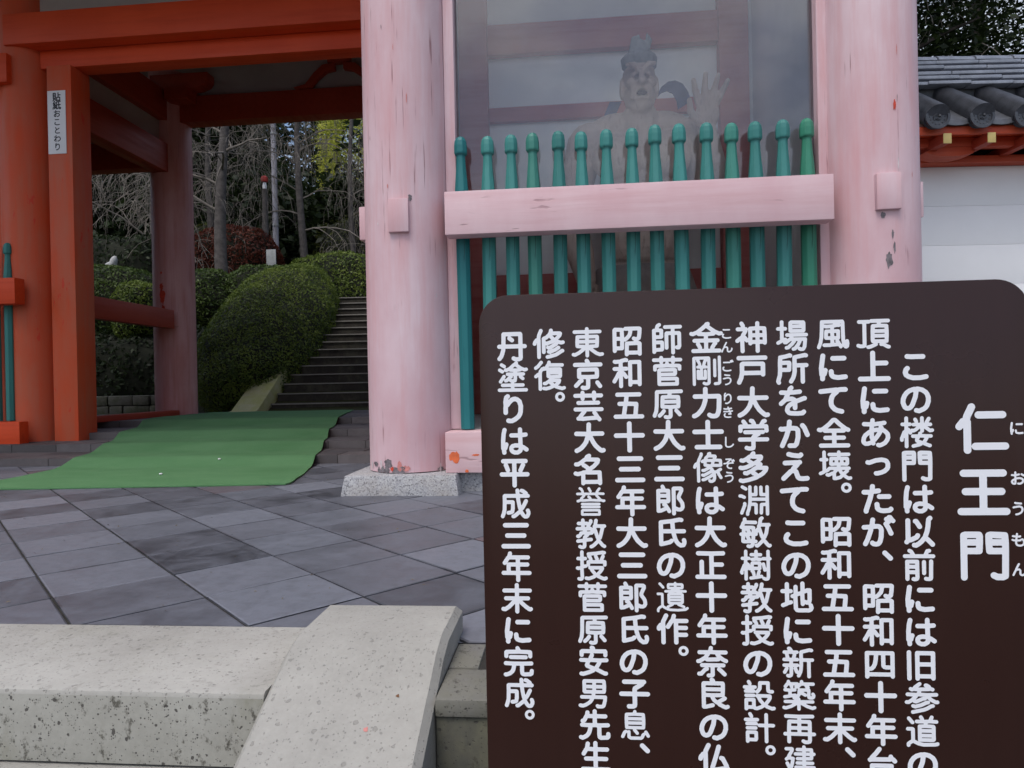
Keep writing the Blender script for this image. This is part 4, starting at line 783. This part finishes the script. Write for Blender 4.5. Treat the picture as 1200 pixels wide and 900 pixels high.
b = MB(); ribbon(b, [sp(-.17, .05, 2.62), sp(-.22, .03, 2.5), sp(-.26, -.02, 2.36), sp(-.27, -.1, 2.25), sp(-.22, -.2, 2.12)], (.09, 0, 0), (.10, 0, .02)); b.build('scarf', M['sash'], st, smooth=40)
# waist cloth and legs
b = MB(); ns = 48; vs = []
prof = [(1.36, .35, .26), (1.28, .38, .29), (1.10, .43, .33), (.90, .50, .38), (.72, .57, .43)]
for z, rx, ry in prof:
    for k in range(ns): a = 2 * math.pi * k / ns; q = 1 + .06 * math.sin(a * 9 + z * 2) * (1.4 - z) / .6; vs.append(sp(rx * q * math.cos(a), ry * q * math.sin(a), z))
b.add(vs, [(i * ns + k, i * ns + (k + 1) % ns, (i + 1) * ns + (k + 1) % ns, (i + 1) * ns + k) for i in range(len(prof) - 1) for k in range(ns)] + [tuple(range(ns))])
b.build('waist_cloth', M['statue_cloth'], st, smooth=60)
b = MB()
for s in (-1, 1): limb(b, [sp(.2 * s, 0, .95), sp(.24 * s, -.03, .72), sp(.26 * s, .0, .50)], [.16, .13, .08]); ell(b, sp(.28 * s, -.09, .475), (.085, .17, .055))
remesh(b, 'legs', M['statue'], st, .02, 2)
b = MB()
for k in range(5): ell(b, sp(random.uniform(-.35, .35), random.uniform(-.2, .2), .40), (random.uniform(.2, .32), random.uniform(.2, .3), .09))
b.build('rock_base', M['wood_dark'], st)
pd = gbox('pedestal', M['wood_dark'], (.05, 1.30, 4.72, 5.62, .342, .40), .006, st)

# ------------------------------------------------------------------ white side wall with tiled coping
wl = thing('side_wall_building', 'white wall with a grey tiled coping and red eaves, right of the gate', 'wall', tuple(cw(3.4, 4.75, 0)))
ax, ay, O3 = RGT, FWD, Vector((0, 0, 0))
def wbox(name, mat, b, bevel=.004, par=None): mb = MB(); mb.fbox(O3, ax, ay, UPV, *b); return mb.build(name, mat, par or wl, bevel=bevel)
LA, LB = 2.62, 7.0
for k in range(8):
    z1 = 2.085 - .2785 * k; wbox('wall_board', M['plaster_wall'], (LA, LB, 4.75 , 4.86, max(z1 - .2772, -.05), z1), .0008)
wbox('wall_core', M['plaster'], (LA, LB, 4.765, 4.85, -.05, 2.085), 0)
wbox('eave_beam', M['eave_red'], (LA, LB, 4.66, 4.86, 2.087, 2.135), .004)
wbox('gap_shade_strip', M['darkhole'], (LA, LB, 4.80, 4.84, 2.136, 2.30), 0)  # solid dark strip painted in as the shade under the tiles
wbox('fascia_board', M['eave_red'], (LA, LB, 4.40, 4.42, 2.19, 2.245), .004)
wbox('soffit', M['red_x'], (LA, LB, 4.421, 4.80, 2.215, 2.24), .003)
wbox('purlin', M['eave_red'], (LA, LB, 4.52, 4.58, 2.15, 2.213), .004)
TP = .2895
for k in range(-1, 16):
    l = 2.925 + TP * 1.0 * k
    if LA < l - .03 and l < LB: wbox('rafter', M['red_y'], (l - .075, l - .02, 4.372, 4.80, 2.128, 2.187), .002); mb = MB(); mb.fbox(O3, ax, ay, UPV, l - .074, l - .021, 4.366, 4.3715, 2.122, 2.188); mb.build('rafter_end', M['gold'], wl, bevel=.002)
for l in (3.0, 4.75, 6.5):
    prof = [(.0, 2.149), (-.11, 2.149), (-.17, 2.12), (-.13, 2.10), (-.06, 2.088), (.06, 2.0885), (.15, 2.105), (.19, 2.149)]
    mb = MB(); n = len(prof); vv = [cw(l + a, d, z) for d in (4.52, 4.655) for a, z in prof]
    mb.add(vv, [tuple(range(n)), tuple(range(2 * n - 1, n - 1, -1))] + [(i, (i + 1) % n, (i + 1) % n + n, i + n) for i in range(n)]); mb.build('bracket', M['eave_red'], wl, bevel=.004)
# roof tiles: pan tiles between round cover tiles
zt = lambda d: 2.286 + (d - 4.35) * .74
mb = MB(); mb.fbox(O3, ax, ay, UPV, LA, LB, 4.40, 4.84, 2.246, 2.262); mb.build('roof_board', M['wood_dark'], wl)
cov = None
for k in range(-3, 15):
    l = 2.80 + TP * k - 0.0
    if l < LA - .1 or l > LB: continue
    if cov is None:
        mb = MB(); base = cw(l, 4.35, 2.290); pts = []; dirv = (FWD + UPV * .74).normalized()
        mb.tube([base - FWD * .0, base + dirv * .20, base + dirv * .53], [.081, .078, .072], 22)
        cov = mb.build('cover_tile', M['tile_dark'], wl, smooth=40); cb = base
        mb = MB(); ring = [(.081, .0), (.081, -.012), (.064, -.012), (.062, -.004), (.02, -.003), (.0, -.002)]
        n = 28; vs = []; fs = []
        for r_, d_ in ring[:-1]:
            for i in range(n): a = 2 * math.pi * i / n; vs.append(base + ax * r_ * math.cos(a) + UPV * r_ * math.sin(a) + FWD * (d_ - .001))
        for q in range(len(ring) - 2):
            for i in range(n): j = (i + 1) % n; fs.append((q * n + i, q * n + j, (q + 1) * n + j, (q + 1) * n + i))
        fs.append(tuple((len(ring) - 2) * n + i for i in range(n)))
        for q in range(14):   # raised pattern dots round the disc
            a = 2 * math.pi * q / 14; c_ = base + ax * .050 * math.cos(a) + UPV * .050 * math.sin(a) - FWD * .005; o_ = len(vs); vs += [c_ + ax * .006, c_ + UPV * .006, c_ - ax * .006, c_ - UPV * .006, c_ - FWD * .005]; fs += [(o_, o_ + 1, o_ + 4), (o_ + 1, o_ + 2, o_ + 4), (o_ + 2, o_ + 3, o_ + 4), (o_ + 3, o_, o_ + 4)]
        for q in range(3):
            a0 = 2 * math.pi * q / 3; mb.tube([base - FWD * .004 + ax * (.012 + .022 * s_) * math.cos(a0 + 2.2 * s_) + UPV * (.012 + .022 * s_) * math.sin(a0 + 2.2 * s_) for s_ in np.linspace(0, 1, 7)], [.011, .010, .008, .007, .005, .004, .002], 6)
        mb.add(vs, fs); capt = mb.build('tile_disc', M['tile_dark'], cov, smooth=40); lc = l
    else:
        c2 = cov.copy(); COL.objects.link(c2); c2.parent = wl; c2.location = ax * (l - lc)
        d2_ = capt.copy(); COL.objects.link(d2_); d2_.parent = c2
    # pan tile to the right of it
    mb = MB(); N_ = 9; vs = []
    for d_, dz in ((4.372, 0), (4.372, -.032), (4.86, 0), (4.86, -.032)):
        for i in range(N_): a = i / (N_ - 1); vs.append(cw(l + TP * a, d_, zt(d_) + .004 - .034 * math.sin(math.pi * a) + dz))
    fs = [(i, i + 1, N_ + i + 1, N_ + i) for i in range(N_ - 1)] + [(i + 1, i, 2 * N_ + i, 2 * N_ + i + 1) for i in range(N_ - 1)] + [(N_ + i, N_ + i + 1, 3 * N_ + i + 1, 3 * N_ + i) for i in range(N_ - 1)]
    mb.add(vs, fs); mb.build('pan_tile', M['tile'], wl, smooth=40)
# ridge: five courses of flat tiles and a rounded cap course
for c_ in range(5):
    z = 2.628 + c_ * .0375; l = LA - .28 + (.137 * c_ * 1.6) % .27; mb = MB()
    while l < LB:
        l1 = l + .298; jt = random.uniform(-.003, .003); dd = random.uniform(-.004, .004)
        vv = [cw(l + .002, 4.645 + dd - .0 + .004 * c_, z + jt), cw(l1 - .002, 4.645 + dd + .004 * c_, z + jt + .002), cw(l1 - .002, 4.95, z + .006), cw(l + .002, 4.95, z + .006)]
        vv += [v_ + UPV * .022 for v_ in vv]
        mb.add(vv, [(0, 3, 2, 1), (4, 5, 6, 7), (0, 1, 5, 4), (1, 2, 6, 5), (2, 3, 7, 6), (3, 0, 4, 7)]); l = l1
    mb.build('ridge_course', M['tile_light'], wl, bevel=.003)
wbox('ridge_mortar', M['tile_dark'], (LA, LB, 4.73, 4.93, 2.56, 2.815), 0)
mb = MB(); l = LA - .12
while l < LB:
    n = 12; vs = []
    for ll, rr in ((l + .003, .098), (l + .262, .092)):
        for i in range(n): a = math.pi * i / (n - 1); vs.append(cw(ll, 4.81 - rr * 1.35 * math.cos(a), 2.815 + rr * .62 * math.sin(a)))
    mb.add(vs, [(i, i + 1, n + i + 1, n + i) for i in range(n - 1)] + [tuple(range(n))[::-1], tuple(range(n, 2 * n))]); l += .265
mb.build('ridge_cap', M['tile_light'], wl, smooth=50)

# ------------------------------------------------------------------ stone stairway behind the gate
ss = thing('stone_stairway', 'dark stone stairway climbing the slope behind the gate', 'stairs', tuple(cw(-2, 10, .24)))
RI, TR_ = .150, .285
for k in range(15):
    Z0 = 10 + TR_ * k; z1 = .38 + RI * k
    mb = MB(); mb.fbox(O3, RGT, FWD, UPV, -3.62, -.3, Z0 + .035, Z0 + TR_ + .034, z1 - RI * 1.2, z1 - .003, 0); mb.fbox(O3, RGT, FWD, UPV, -3.62, -.3, Z0 + .012, Z0 + .034, z1 - .026, z1, 1)
    mb.build('step', [M['step_stone'], M['step_edge']], ss, bevel=.004)
mb = MB(); pr = [(9.35, .2), (9.35, .275), (9.55, .30), (13.4, 2.32), (13.4, .2)]
n = len(pr); mb.add([cw(l, Z, z) for l in (-4.02, -3.645) for Z, z in pr], [tuple(range(n)), tuple(range(2 * n - 1, n - 1, -1))] + [(i, (i + 1) % n, (i + 1) % n + n, i + n) for i in range(n)]); mb.build('parapet', M['mossy'], ss, bevel=.012)
tp = MB(); tp.fbox(O3, RGT, FWD, UPV, -5, 2, 14.28, 16.5, 2.1, 2.47); tag(tp.build('stair_landing', M['step_edge']), kind='structure')
# low rubble wall at the foot of the bank
lw_ = thing('rubble_wall', 'low dark stone wall at the foot of the planted bank, left of the rear column', 'wall', tuple(cw(-6.4, 11.2, .2)))
for r in range(2):
    l = -9.5 + .13 * r
    while l < -4.45:
        w_ = random.uniform(.22, .46); mb_ = MB(); mb_.fbox(O3, RGT, FWD, UPV, l + .006, l + w_ - .006, 11.1 + random.uniform(-.02, .02), 11.5, .2 + .17 * r, .2 + .17 * (r + 1) - .008); mb_.build('stone', M['rubble'], lw_, bevel=.03); l += w_
# ------------------------------------------------------------------ vegetation
def leaf_mesh(name, P, N, size, mat, parent, aspect=.45, tilt=.7, tone=None, base=None):
    P = np.asarray(P, float); n = len(P); N = np.asarray(N, float)
    N = N / np.maximum(np.linalg.norm(N, axis=1, keepdims=True), 1e-9)
    N = N + RNG.normal(0, tilt, (n, 3)); N /= np.maximum(np.linalg.norm(N, axis=1, keepdims=True), 1e-9)
    A = RNG.normal(0, 1, (n, 3)); T = A - N * (A * N).sum(1, keepdims=True); T /= np.maximum(np.linalg.norm(T, axis=1, keepdims=True), 1e-9)
    B = np.cross(N, T); s = size * RNG.uniform(.6, 1.3, (n, 1))
    base = np.array(parent['_b']) if parent is not None else np.array(base)
    Q = P - base
    V = np.stack([Q - T * s, Q + B * s * aspect + N * s * .12, Q + T * s, Q - B * s * aspect + N * s * .12], 1).reshape(-1, 3)
    me = bpy.data.meshes.new(name); me.vertices.add(4 * n); me.loops.add(4 * n); me.polygons.add(n)
    me.vertices.foreach_set('co', V.astype(np.float32).ravel()); me.loops.foreach_set('vertex_index', np.arange(4 * n, dtype=np.int32))
    me.polygons.foreach_set('loop_start', np.arange(0, 4 * n, 4, dtype=np.int32)); me.update(calc_edges=True)
    if tone is None: tone = RNG.beta(2, 2, n)
    a = me.attributes.new('tone', 'FLOAT', 'FACE'); a.data.foreach_set('value', np.clip(tone, 0, 1).astype(np.float32))
    me.materials.append(mat); o = bpy.data.objects.new(name, me); COL.objects.link(o)
    if parent is not None: o.parent = parent
    else: o.location = base
    return o
def fnoise(P, s, seed=0):
    return np.array([mnoise.noise((p[0] * s + seed, p[1] * s, p[2] * s)) for p in P])
def hedge(name, label, cat, L, Z, zc, rl, rz, rv, pitch=0, mat='hedge', n=9000, size=.035, group=None, yaw=0, power=2.5, lump=.12, stray=.03, cut=None):
    """a clipped shrub: shaded branch core inside a shell of small leaves with an uneven skin"""
    c = cw(L, Z, zc); root = thing(name, label, cat, tuple(cw(L, Z, zc - rv)), group)
    U = RNG.normal(0, 1, (n, 3)); U /= np.linalg.norm(U, axis=1, keepdims=True)
    k = 1 / (np.abs(U) ** power).sum(1) ** (1 / power); S = U * k[:, None]
    R3 = (Matrix.Rotation(-YAW * -1, 3, 'Z') @ Matrix.Rotation(yaw, 3, 'Z') @ Matrix.Rotation(pitch, 3, 'X')); Rn = np.array(R3)
    sc = np.array([rl, rz, rv]); P = S * sc; nz = fnoise(P, 1.6 / max(.5, min(rl, rv)), L) * lump + fnoise(P, 6, Z) * lump * .35
    P = P * (1 + nz[:, None] - np.abs(RNG.normal(0, stray, (n, 1)))); Nn = (np.sign(S) * np.abs(S) ** (power - 1)) / sc
    P = P @ Rn.T + np.array(c); Nn = Nn @ Rn.T
    tone = .5 + RNG.normal(0, .2, n) + fnoise(P, 3.0, 5) * .55 + fnoise(P, 9.0, 2) * .35
    leaf_mesh('foliage', P, Nn, size, M[mat], root, tone=tone)
    mb = MB(); nu, nv = 22, 14; vs = []
    for i in range(1, nv):
        p = math.pi * i / nv
        for j in range(nu):
            a = 2 * math.pi * j / nu; u = Vector((math.sin(p) * math.cos(a), math.sin(p) * math.sin(a), math.cos(p)))
            kk = 1 / (abs(u.x) ** power + abs(u.y) ** power + abs(u.z) ** power) ** (1 / power); q = Vector((u.x * rl, u.y * rz, u.z * rv)) * kk
            q *= (.93 + mnoise.noise((q.x * 1.6 / max(.5, min(rl, rv)) + L, q.y * 1.6 / max(.5, min(rl, rv)), q.z * 1.6 / max(.5, min(rl, rv)))) * lump); vs.append(c + R3 @ q)
    n0 = len(vs); vs += [c + R3 @ Vector((0, 0, rv * .92)), c - R3 @ Vector((0, 0, rv * .92))]; fs = []
    for i in range(nv - 2):
        for j in range(nu): fs.append((i * nu + j, (i + 1) * nu + j, (i + 1) * nu + (j + 1) % nu, i * nu + (j + 1) % nu))
    for j in range(nu): fs += [(n0, j, (j + 1) % nu), (n0 + 1, (nv - 2) * nu + (j + 1) % nu, (nv - 2) * nu + j)]
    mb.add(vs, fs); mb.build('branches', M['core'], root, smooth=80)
    return root
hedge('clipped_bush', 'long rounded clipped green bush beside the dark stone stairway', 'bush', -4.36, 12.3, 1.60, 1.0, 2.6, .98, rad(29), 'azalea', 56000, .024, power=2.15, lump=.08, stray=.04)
hedge('clipped_bush', 'low clipped green bush directly behind the long rounded one, by the bare trunk', 'bush', -5.35, 14.9, 2.55, 1.15, .8, .78, 0, 'hedge', 12000, .036, lump=.14)
hedge('clipped_bush', 'dark clipped green bush between the rear column and the bare trunk', 'bush', -6.7, 14.6, 2.42, .85, .8, .82, 0, 'hedge', 9000, .036, lump=.14)
hedge('clipped_bush', 'broad bright green bush above the top of the stone stairway', 'bush', -4.3, 17.2, 3.1, 1.5, .9, .95, 0, 'azalea', 13000, .04, lump=.16)
hedge('clipped_bush', 'rounded green hedge seen left of the rear column above the red side rail', 'bush', -7.85, 13.2, 2.25, 1.0, .9, .82, 0, 'hedge', 12000, .033, lump=.1)
hedge('clipped_bush', 'small rounded bush touching the left edge of the rear column', 'bush', -6.95, 12.6, 2.05, .45, .6, .62, 0, 'azalea', 6000, .033, lump=.1)
hedge('shrub', 'shaded dark shrub on the bank below the red side rail', 'shrub', -7.3, 12.35, .95, 1.6, .55, .75, 0, 'conifer', 6000, .05, lump=.25, stray=.08)
hedge('shrub', 'shaded dark shrub at the foot of the long rounded bush, right of the rear column', 'shrub', -5.4, 11.9, .95, .8, .8, .8, 0, 'conifer', 5000, .045, lump=.25, stray=.08)
hedge('russet_bush', 'russet red domed bush behind the bare grey trunk', 'bush', -7.45, 18.2, 4.05, 1.22, .9, 1.0, 0, 'redbush', 12000, .045, power=2.2, lump=.12, stray=.06)
hedge('shrub', 'loose yellow-green shrub peeping out left of the russet bush', 'shrub', -9.0, 19.4, 4.4, .8, .7, 1.0, 0, 'olive', 3500, .06, lump=.3, stray=.12)
hedge('shrub', 'dark broad evergreen shrub left of the rear column with a small pale lump in front', 'shrub', -9.9, 16.8, 3.5, 1.7, .9, 1.05, 0, 'conifer', 9000, .06, lump=.25, stray=.1)
hedge('shrub', 'dark green undergrowth at the right edge of the passage view, above the stairway hedge', 'shrub', -4.2, 20.5, 4.6, 1.8, .9, 1.3, 0, 'olive', 6000, .06, lump=.3, stray=.12)

def grow(mb, p, d, length, r, depth, droop, rng, nseg=6, tip=.004, kids=(3, 5)):
    pts = [p.copy()]; rs = [r]; dd = d.normalized()
    for k in range(nseg):
        dd = (dd + Vector((rng.gauss(0, .20), rng.gauss(0, .20), rng.gauss(0, .14) - droop * (k + 1) / nseg))).normalized()
        p = p + dd * length / nseg; pts.append(p.copy()); rs.append(max(tip, r * (1 - .8 * (k + 1) / nseg)))
    mb.tube(pts, rs, 7 if r > .03 else (4 if r > .012 else 3), cap=False)
    if depth <= 0: return
    for _ in range(rng.randint(*kids)):
        k = rng.randint(1, nseg); q = pts[k]; base = (pts[k] - pts[k - 1]).normalized(); side = Vector((rng.gauss(0, 1), rng.gauss(0, 1), rng.gauss(.1, .6))).normalized()
        grow(mb, q, (base * .55 + side * .85), length * rng.uniform(.45, .75), max(tip, rs[k] * .62), depth - 1, droop * 1.5 + .05, rng, max(4, nseg - 1), tip, kids)
def bare_tree(label, L, Z, r, h, lean, seed, limbs, droop=.12, tipsz=.006, depth=3, mat='twig', bark='bark', sz=2.6, kids=(3, 5), zlo=.35, group='bare trees behind the gate'):
    rng = random.Random(seed); b0 = cw(L, Z, 0); b0.z = ground_h(b0.x, b0.y) - .1
    root = thing('bare_tree', label, 'tree', tuple(b0), group)
    pts = []; rs = []
    for k in range(11):
        t_ = k / 10; pts.append(b0 + Vector((lean * h * t_ + .10 * math.sin(t_ * 5 + seed), .08 * math.cos(t_ * 4 + seed), h * t_))); rs.append(r * (1.25 - .25 * min(1, t_ * 8)) * (1 - .6 * t_))
    mb = MB(); mb.tube(pts, rs, 14); mb.build('trunk', M[bark], root, smooth=60)
    mb = MB()
    for i in range(limbs):
        t_ = zlo + (1 - zlo) * (i + rng.random()) / limbs; k = min(9, int(t_ * 10)); p = pts[k].lerp(pts[k + 1], t_ * 10 - k); a = rng.uniform(0, 2 * math.pi)
        grow(mb, p, Vector((math.cos(a), math.sin(a) * .7, rng.uniform(.1, .75))), sz * rng.uniform(.6, 1.2) * (1.1 - .4 * t_), r * .26 * (1.15 - .6 * t_), depth, droop, rng, 7, tipsz, kids)
    mb.build('crown', M[mat], root, smooth=60)
    return root
bare_tree('grey bare tree with a straight trunk rising through the russet bush', -6.9, 16.2, .165, 7.2, .01, 3, 12, .12, .0045, 3, sz=3.0)
bare_tree('bare tree with fine hanging twigs standing right of the pale pole', -5.85, 19.0, .12, 8.0, .0, 8, 15, .40, .004, 3, sz=2.5, zlo=.25)
bare_tree('drooping bare tree nearest the pink front column, twigs hanging over the hedge', -4.55, 19.6, .09, 8, .01, 15, 11, .5, .004, 3, sz=2.3, zlo=.22)
bare_tree('bare branching tree whose pale twigs fill the gap left of the rear column', -9.3, 17.6, .12, 6.5, .03, 21, 12, .25, .0045, 3, sz=2.8, zlo=.25)
bare_tree('spindly bare tree just right of the rear column', -8.2, 18.4, .11, 7.6, .02, 33, 10, .25, .0045, 3, sz=2.6, zlo=.3)

# poles, lamp, marker signs between the trees
b0 = cw(-6.62, 19.0, 3.0)
pl_ = thing('utility_pole', 'tall slim pale grey pole among the bare trees', 'pole', tuple(b0))
mb = MB(); mb.tube([b0, b0 + Vector((-.02, 0, 9))], [.085, .065], 16); mb.build('shaft', M['pole'], pl_)
mb = MB()
for z in (2.2, 4.8): mb.lathe([(.098, b0.z + z), (.098, b0.z + z + .05)], b0.x, b0.y, 16)
mb.build('band', M['metal'], pl_)
b0 = cw(-6.62, 18.2, 3.0)
lp = thing('lamp_post', 'short grey post with a red lamp on top beside the pale pole', 'lamp', tuple(b0))
mb = MB(); mb.lathe([(.085, 3.0), (.075, 6.02)], b0.x, b0.y, 14); mb.build('post', M['bark'], lp)
mb = MB(); mb.lathe([(.05, 6.02), (.06, 6.1), (.04, 6.2)], b0.x, b0.y, 14); mb.build('neck', M['white_plate'], lp)
mb = MB(); mb.lathe([(.04, 6.2), (.085, 6.22), (.10, 6.28), (.085, 6.35), (.03, 6.38)], b0.x, b0.y, 18); mb.build('lamp', M['bulb_red'], lp)
b0 = cw(-6.05, 17.0, 3.2)
mk = thing('marker_board', 'small pale upright board standing behind the clipped bushes', 'sign', tuple(b0))
mb = MB(); mb.fbox(O3, RGT, FWD, UPV, -6.18, -5.94, 17.0, 17.03, 3.72, 4.13); mb.build('board', M['white_dim'], mk, bevel=.004)
mb = MB(); mb.fbox(O3, RGT, FWD, UPV, -6.09, -6.03, 17.035, 17.08, 2.6, 4.0); mb.build('post', M['bark'], mk)
b0 = cw(-9.35, 15.75, 3.62); mb = MB()  # stand-in lump for an unidentified pale spot
ell(mb, b0 + Vector((.02, 0, .02)), (.085, .09, .17), Euler((0, .35, 0))); ell(mb, b0 + Vector((-.09, 0, -.02)), (.10, .07, .055), Euler((0, -.3, 0))); ell(mb, b0 + Vector((.0, 0, -.5)), (.13, .12, .45))
tag(remesh(mb, 'pale_lump', M['stone'], None, .022, 1), 'small pale irregular lump showing against the dark shrub at left', 'stone')

def evergreen(label, L, Z, h, rw, seed, n=5200, mat='conifer', size=.16, base_frac=.12, bark='bark_dark', clumps=70, group='evergreen trees on the hill', tr=.2, name='evergreen_tree'):
    r_ = np.random.default_rng(seed); b0 = cw(L, Z, 0); b0.z = ground_h(b0.x, b0.y) - .2
    root = thing(name, label, 'tree', tuple(b0), group)
    mb = MB(); top = b0 + Vector((r_.normal(0, .3), r_.normal(0, .3), h * .93)); mid = b0.lerp(top, .5) + Vector((r_.normal(0, .15), 0, 0))
    mb.tube([b0, b0.lerp(mid, .5), mid, mid.lerp(top, .5), top], [tr * 1.25, tr, tr * .75, tr * .45, .03], 10)
    C = []
    for k in range(clumps):
        t_ = base_frac + (1 - base_frac) * r_.random() ** .85; R = rw * (1.05 - t_) ** .55 * (.35 + .65 * r_.random() ** .5) * (1 if t_ > .2 else .8); a = r_.uniform(0, 2 * math.pi)
        C.append((b0.x + R * math.cos(a), b0.y + R * math.sin(a), b0.z + h * t_, R))
    for x, y, z, R in C[::3]:
        q = Vector((b0.x, b0.y, z - R * .3)); mb.tube([q, q.lerp(Vector((x, y, z)), .6) + Vector((0, 0, .05)), Vector((x, y, z))], [.05, .03, .012], 4, cap=False)
    mb.build('trunk', M[bark], root, smooth=60)
    C = np.array(C); idx = r_.integers(0, len(C), n); sp_ = .17 * rw + .25
    P = C[idx, :3] + r_.normal(0, 1, (n, 3)) * np.array([sp_, sp_, sp_ * .62])
    ct = r_.normal(.4, .22, len(C)); tone = ct[idx] + r_.normal(0, .15, n)
    Nn = np.tile([0, 0, 1.0], (n, 1)) + (P - np.array(b0) - np.array([0, 0, h * .5])) * .12
    leaf_mesh('crown', P, Nn, size, M[mat], root, aspect=.5, tilt=.6, tone=tone)
    return root
EV = []
spots = [(-17.5, 24, 9), (-14.8, 22.5, 10), (-12.4, 24.5, 11), (-10.3, 22.8, 10), (-11.6, 26, 11.5), (-8.1, 22.6, 3.9), (-5.2, 23.0, 3.4),
         (-19, 31, 12), (-15.5, 32, 13), (-12, 33, 13), (-14.6, 36, 13.5), (-3.6, 26.5, 11), (-2.0, 23, 10), (-23, 36, 13), (-17, 41, 14), (-11.5, 43, 14), (-13.2, 28, 12), (-13.8, 28.5, 12)]
words = ['tall', 'broad', 'ragged', 'dense', 'slender', 'low', 'leaning']
near = ['beyond the left opening', 'behind the bare twigs left of the rear column', 'behind the dark evergreen shrub', 'just right of the rear column', 'behind the russet bush', 'behind the pale pole, below the bamboo', 'behind the hanging twigs, low and below the bamboo']
for k, (L, Z, h) in enumerate(spots):
    if k < 7: lab = f'{words[k]} dark evergreen tree {near[k]}'
    else: lab = 'dark evergreen tree in the shaded wood far behind the gate'
    h *= .70 if h > 5 else 1
    evergreen(lab, L, Z, h, 2.3 + .35 * (k % 3), 100 + k, 6500 if k < 7 else 4500, size=.15 if k < 7 else .2, base_frac=.04)
for k, (L, Z, h) in enumerate([(6.0, 10.6, 8), (9.2, 11.5, 9), (11.6, 11.6, 9), (8.0, 14.5, 11), (11.5, 16, 12), (14.5, 14, 11), (5.2, 13, 10)]):
    evergreen('dark evergreen tree rising behind the tiled wall at right' if k > 2 else ['dark evergreen tree close behind the pink right column, above the tiled wall', 'dark evergreen tree above the middle of the tiled coping at right', 'dark evergreen tree above the far right end of the tiled coping'][k], L, Z, h, 2.4 + .3 * (k % 2), 300 + k, 15000, size=.062, base_frac=.05, group='trees behind the side wall')
bare_tree('bare tree with thin pale branches above the tiled wall at right', 7.6, 9.6, .08, 6.5, .03, 44, 6, .1, .005, 3, sz=2.0, zlo=.5, kids=(2, 3), group='trees behind the side wall')
# bamboo stand on the crest, sunlight painted into its leaf colour
for k in range(34):
    r_ = random.Random(900 + k); L = -9.3 + 6.2 * r_.random(); Z = 29 + 7 * r_.random(); b0 = cw(L, Z, 0); b0.z = ground_h(b0.x, b0.y) - .2; h = r_.uniform(7.5, 10.5)
    root = thing('bamboo', 'tall thin bamboo stem with light yellow-green leaves in the bright stand on the crest', 'bamboo', tuple(b0), 'bamboo stand on the crest')
    lx = r_.uniform(-.06, .06); mb = MB(); mb.tube([b0 + Vector((lx * h * t_ * t_, 0, h * t_)) for t_ in (0, .25, .5, .75, 1)], [.055, .05, .045, .03, .01], 7); mb.build('culm', M['bamboo'], root)
    n = 1300; t_ = RNG.uniform(.18, 1, n); P = np.stack([b0.x + lx * h * t_ ** 2 + RNG.normal(0, .22, n), b0.y + RNG.normal(0, .22, n), b0.z + h * t_ + RNG.normal(0, .15, n)], 1)
    leaf_mesh('foliage', P, np.tile([0, -.2, 1.], (n, 1)), .12, M['bambooleaf'], root, aspect=.25, tilt=.5)
# ground cover on the bank
n = 9000; L_ = RNG.uniform(-16, -3.5, n); Z_ = RNG.uniform(14.5, 27, n); P = np.array([tuple(cw(a, b_, 0)) for a, b_ in zip(L_, Z_)])
P[:, 2] = [ground_h(p[0], p[1]) + .05 for p in P]
gc = leaf_mesh('ground_cover', P, np.tile([0, 0, 1.], (n, 1)), .12, M['olive'], None, tilt=.6, base=(0, 0, 0)); tag(gc, kind='stuff')

n = 260; X_ = RNG.uniform(-3.6, .6, n); Y_ = RNG.uniform(1.7, 5.0, n)
lt = leaf_mesh('grit', np.stack([X_, Y_, np.full(n, .004)], 1), np.tile([0, 0, 1.], (n, 1)), .0055, M['litter'], None, tilt=.25, base=(0, 0, 0)); tag(lt, kind='stuff')
for k, (x, y) in enumerate(((-2.95, 4.55), (-2.8, 5.08))):
    mb = MB(); ell(mb, (x, y, floor_z(y) + .017), (.013, .010, .006)); tag(mb.build('paper_scrap', M['white_plate'], base=(x, y, floor_z(y))), ['tiny white scrap on the carpet, the one nearer the front edge', 'tiny white scrap on the carpet, the one farther from the front edge'][k], 'scrap')
for o in bpy.data.objects:
    if '_b' in o: del o['_b']
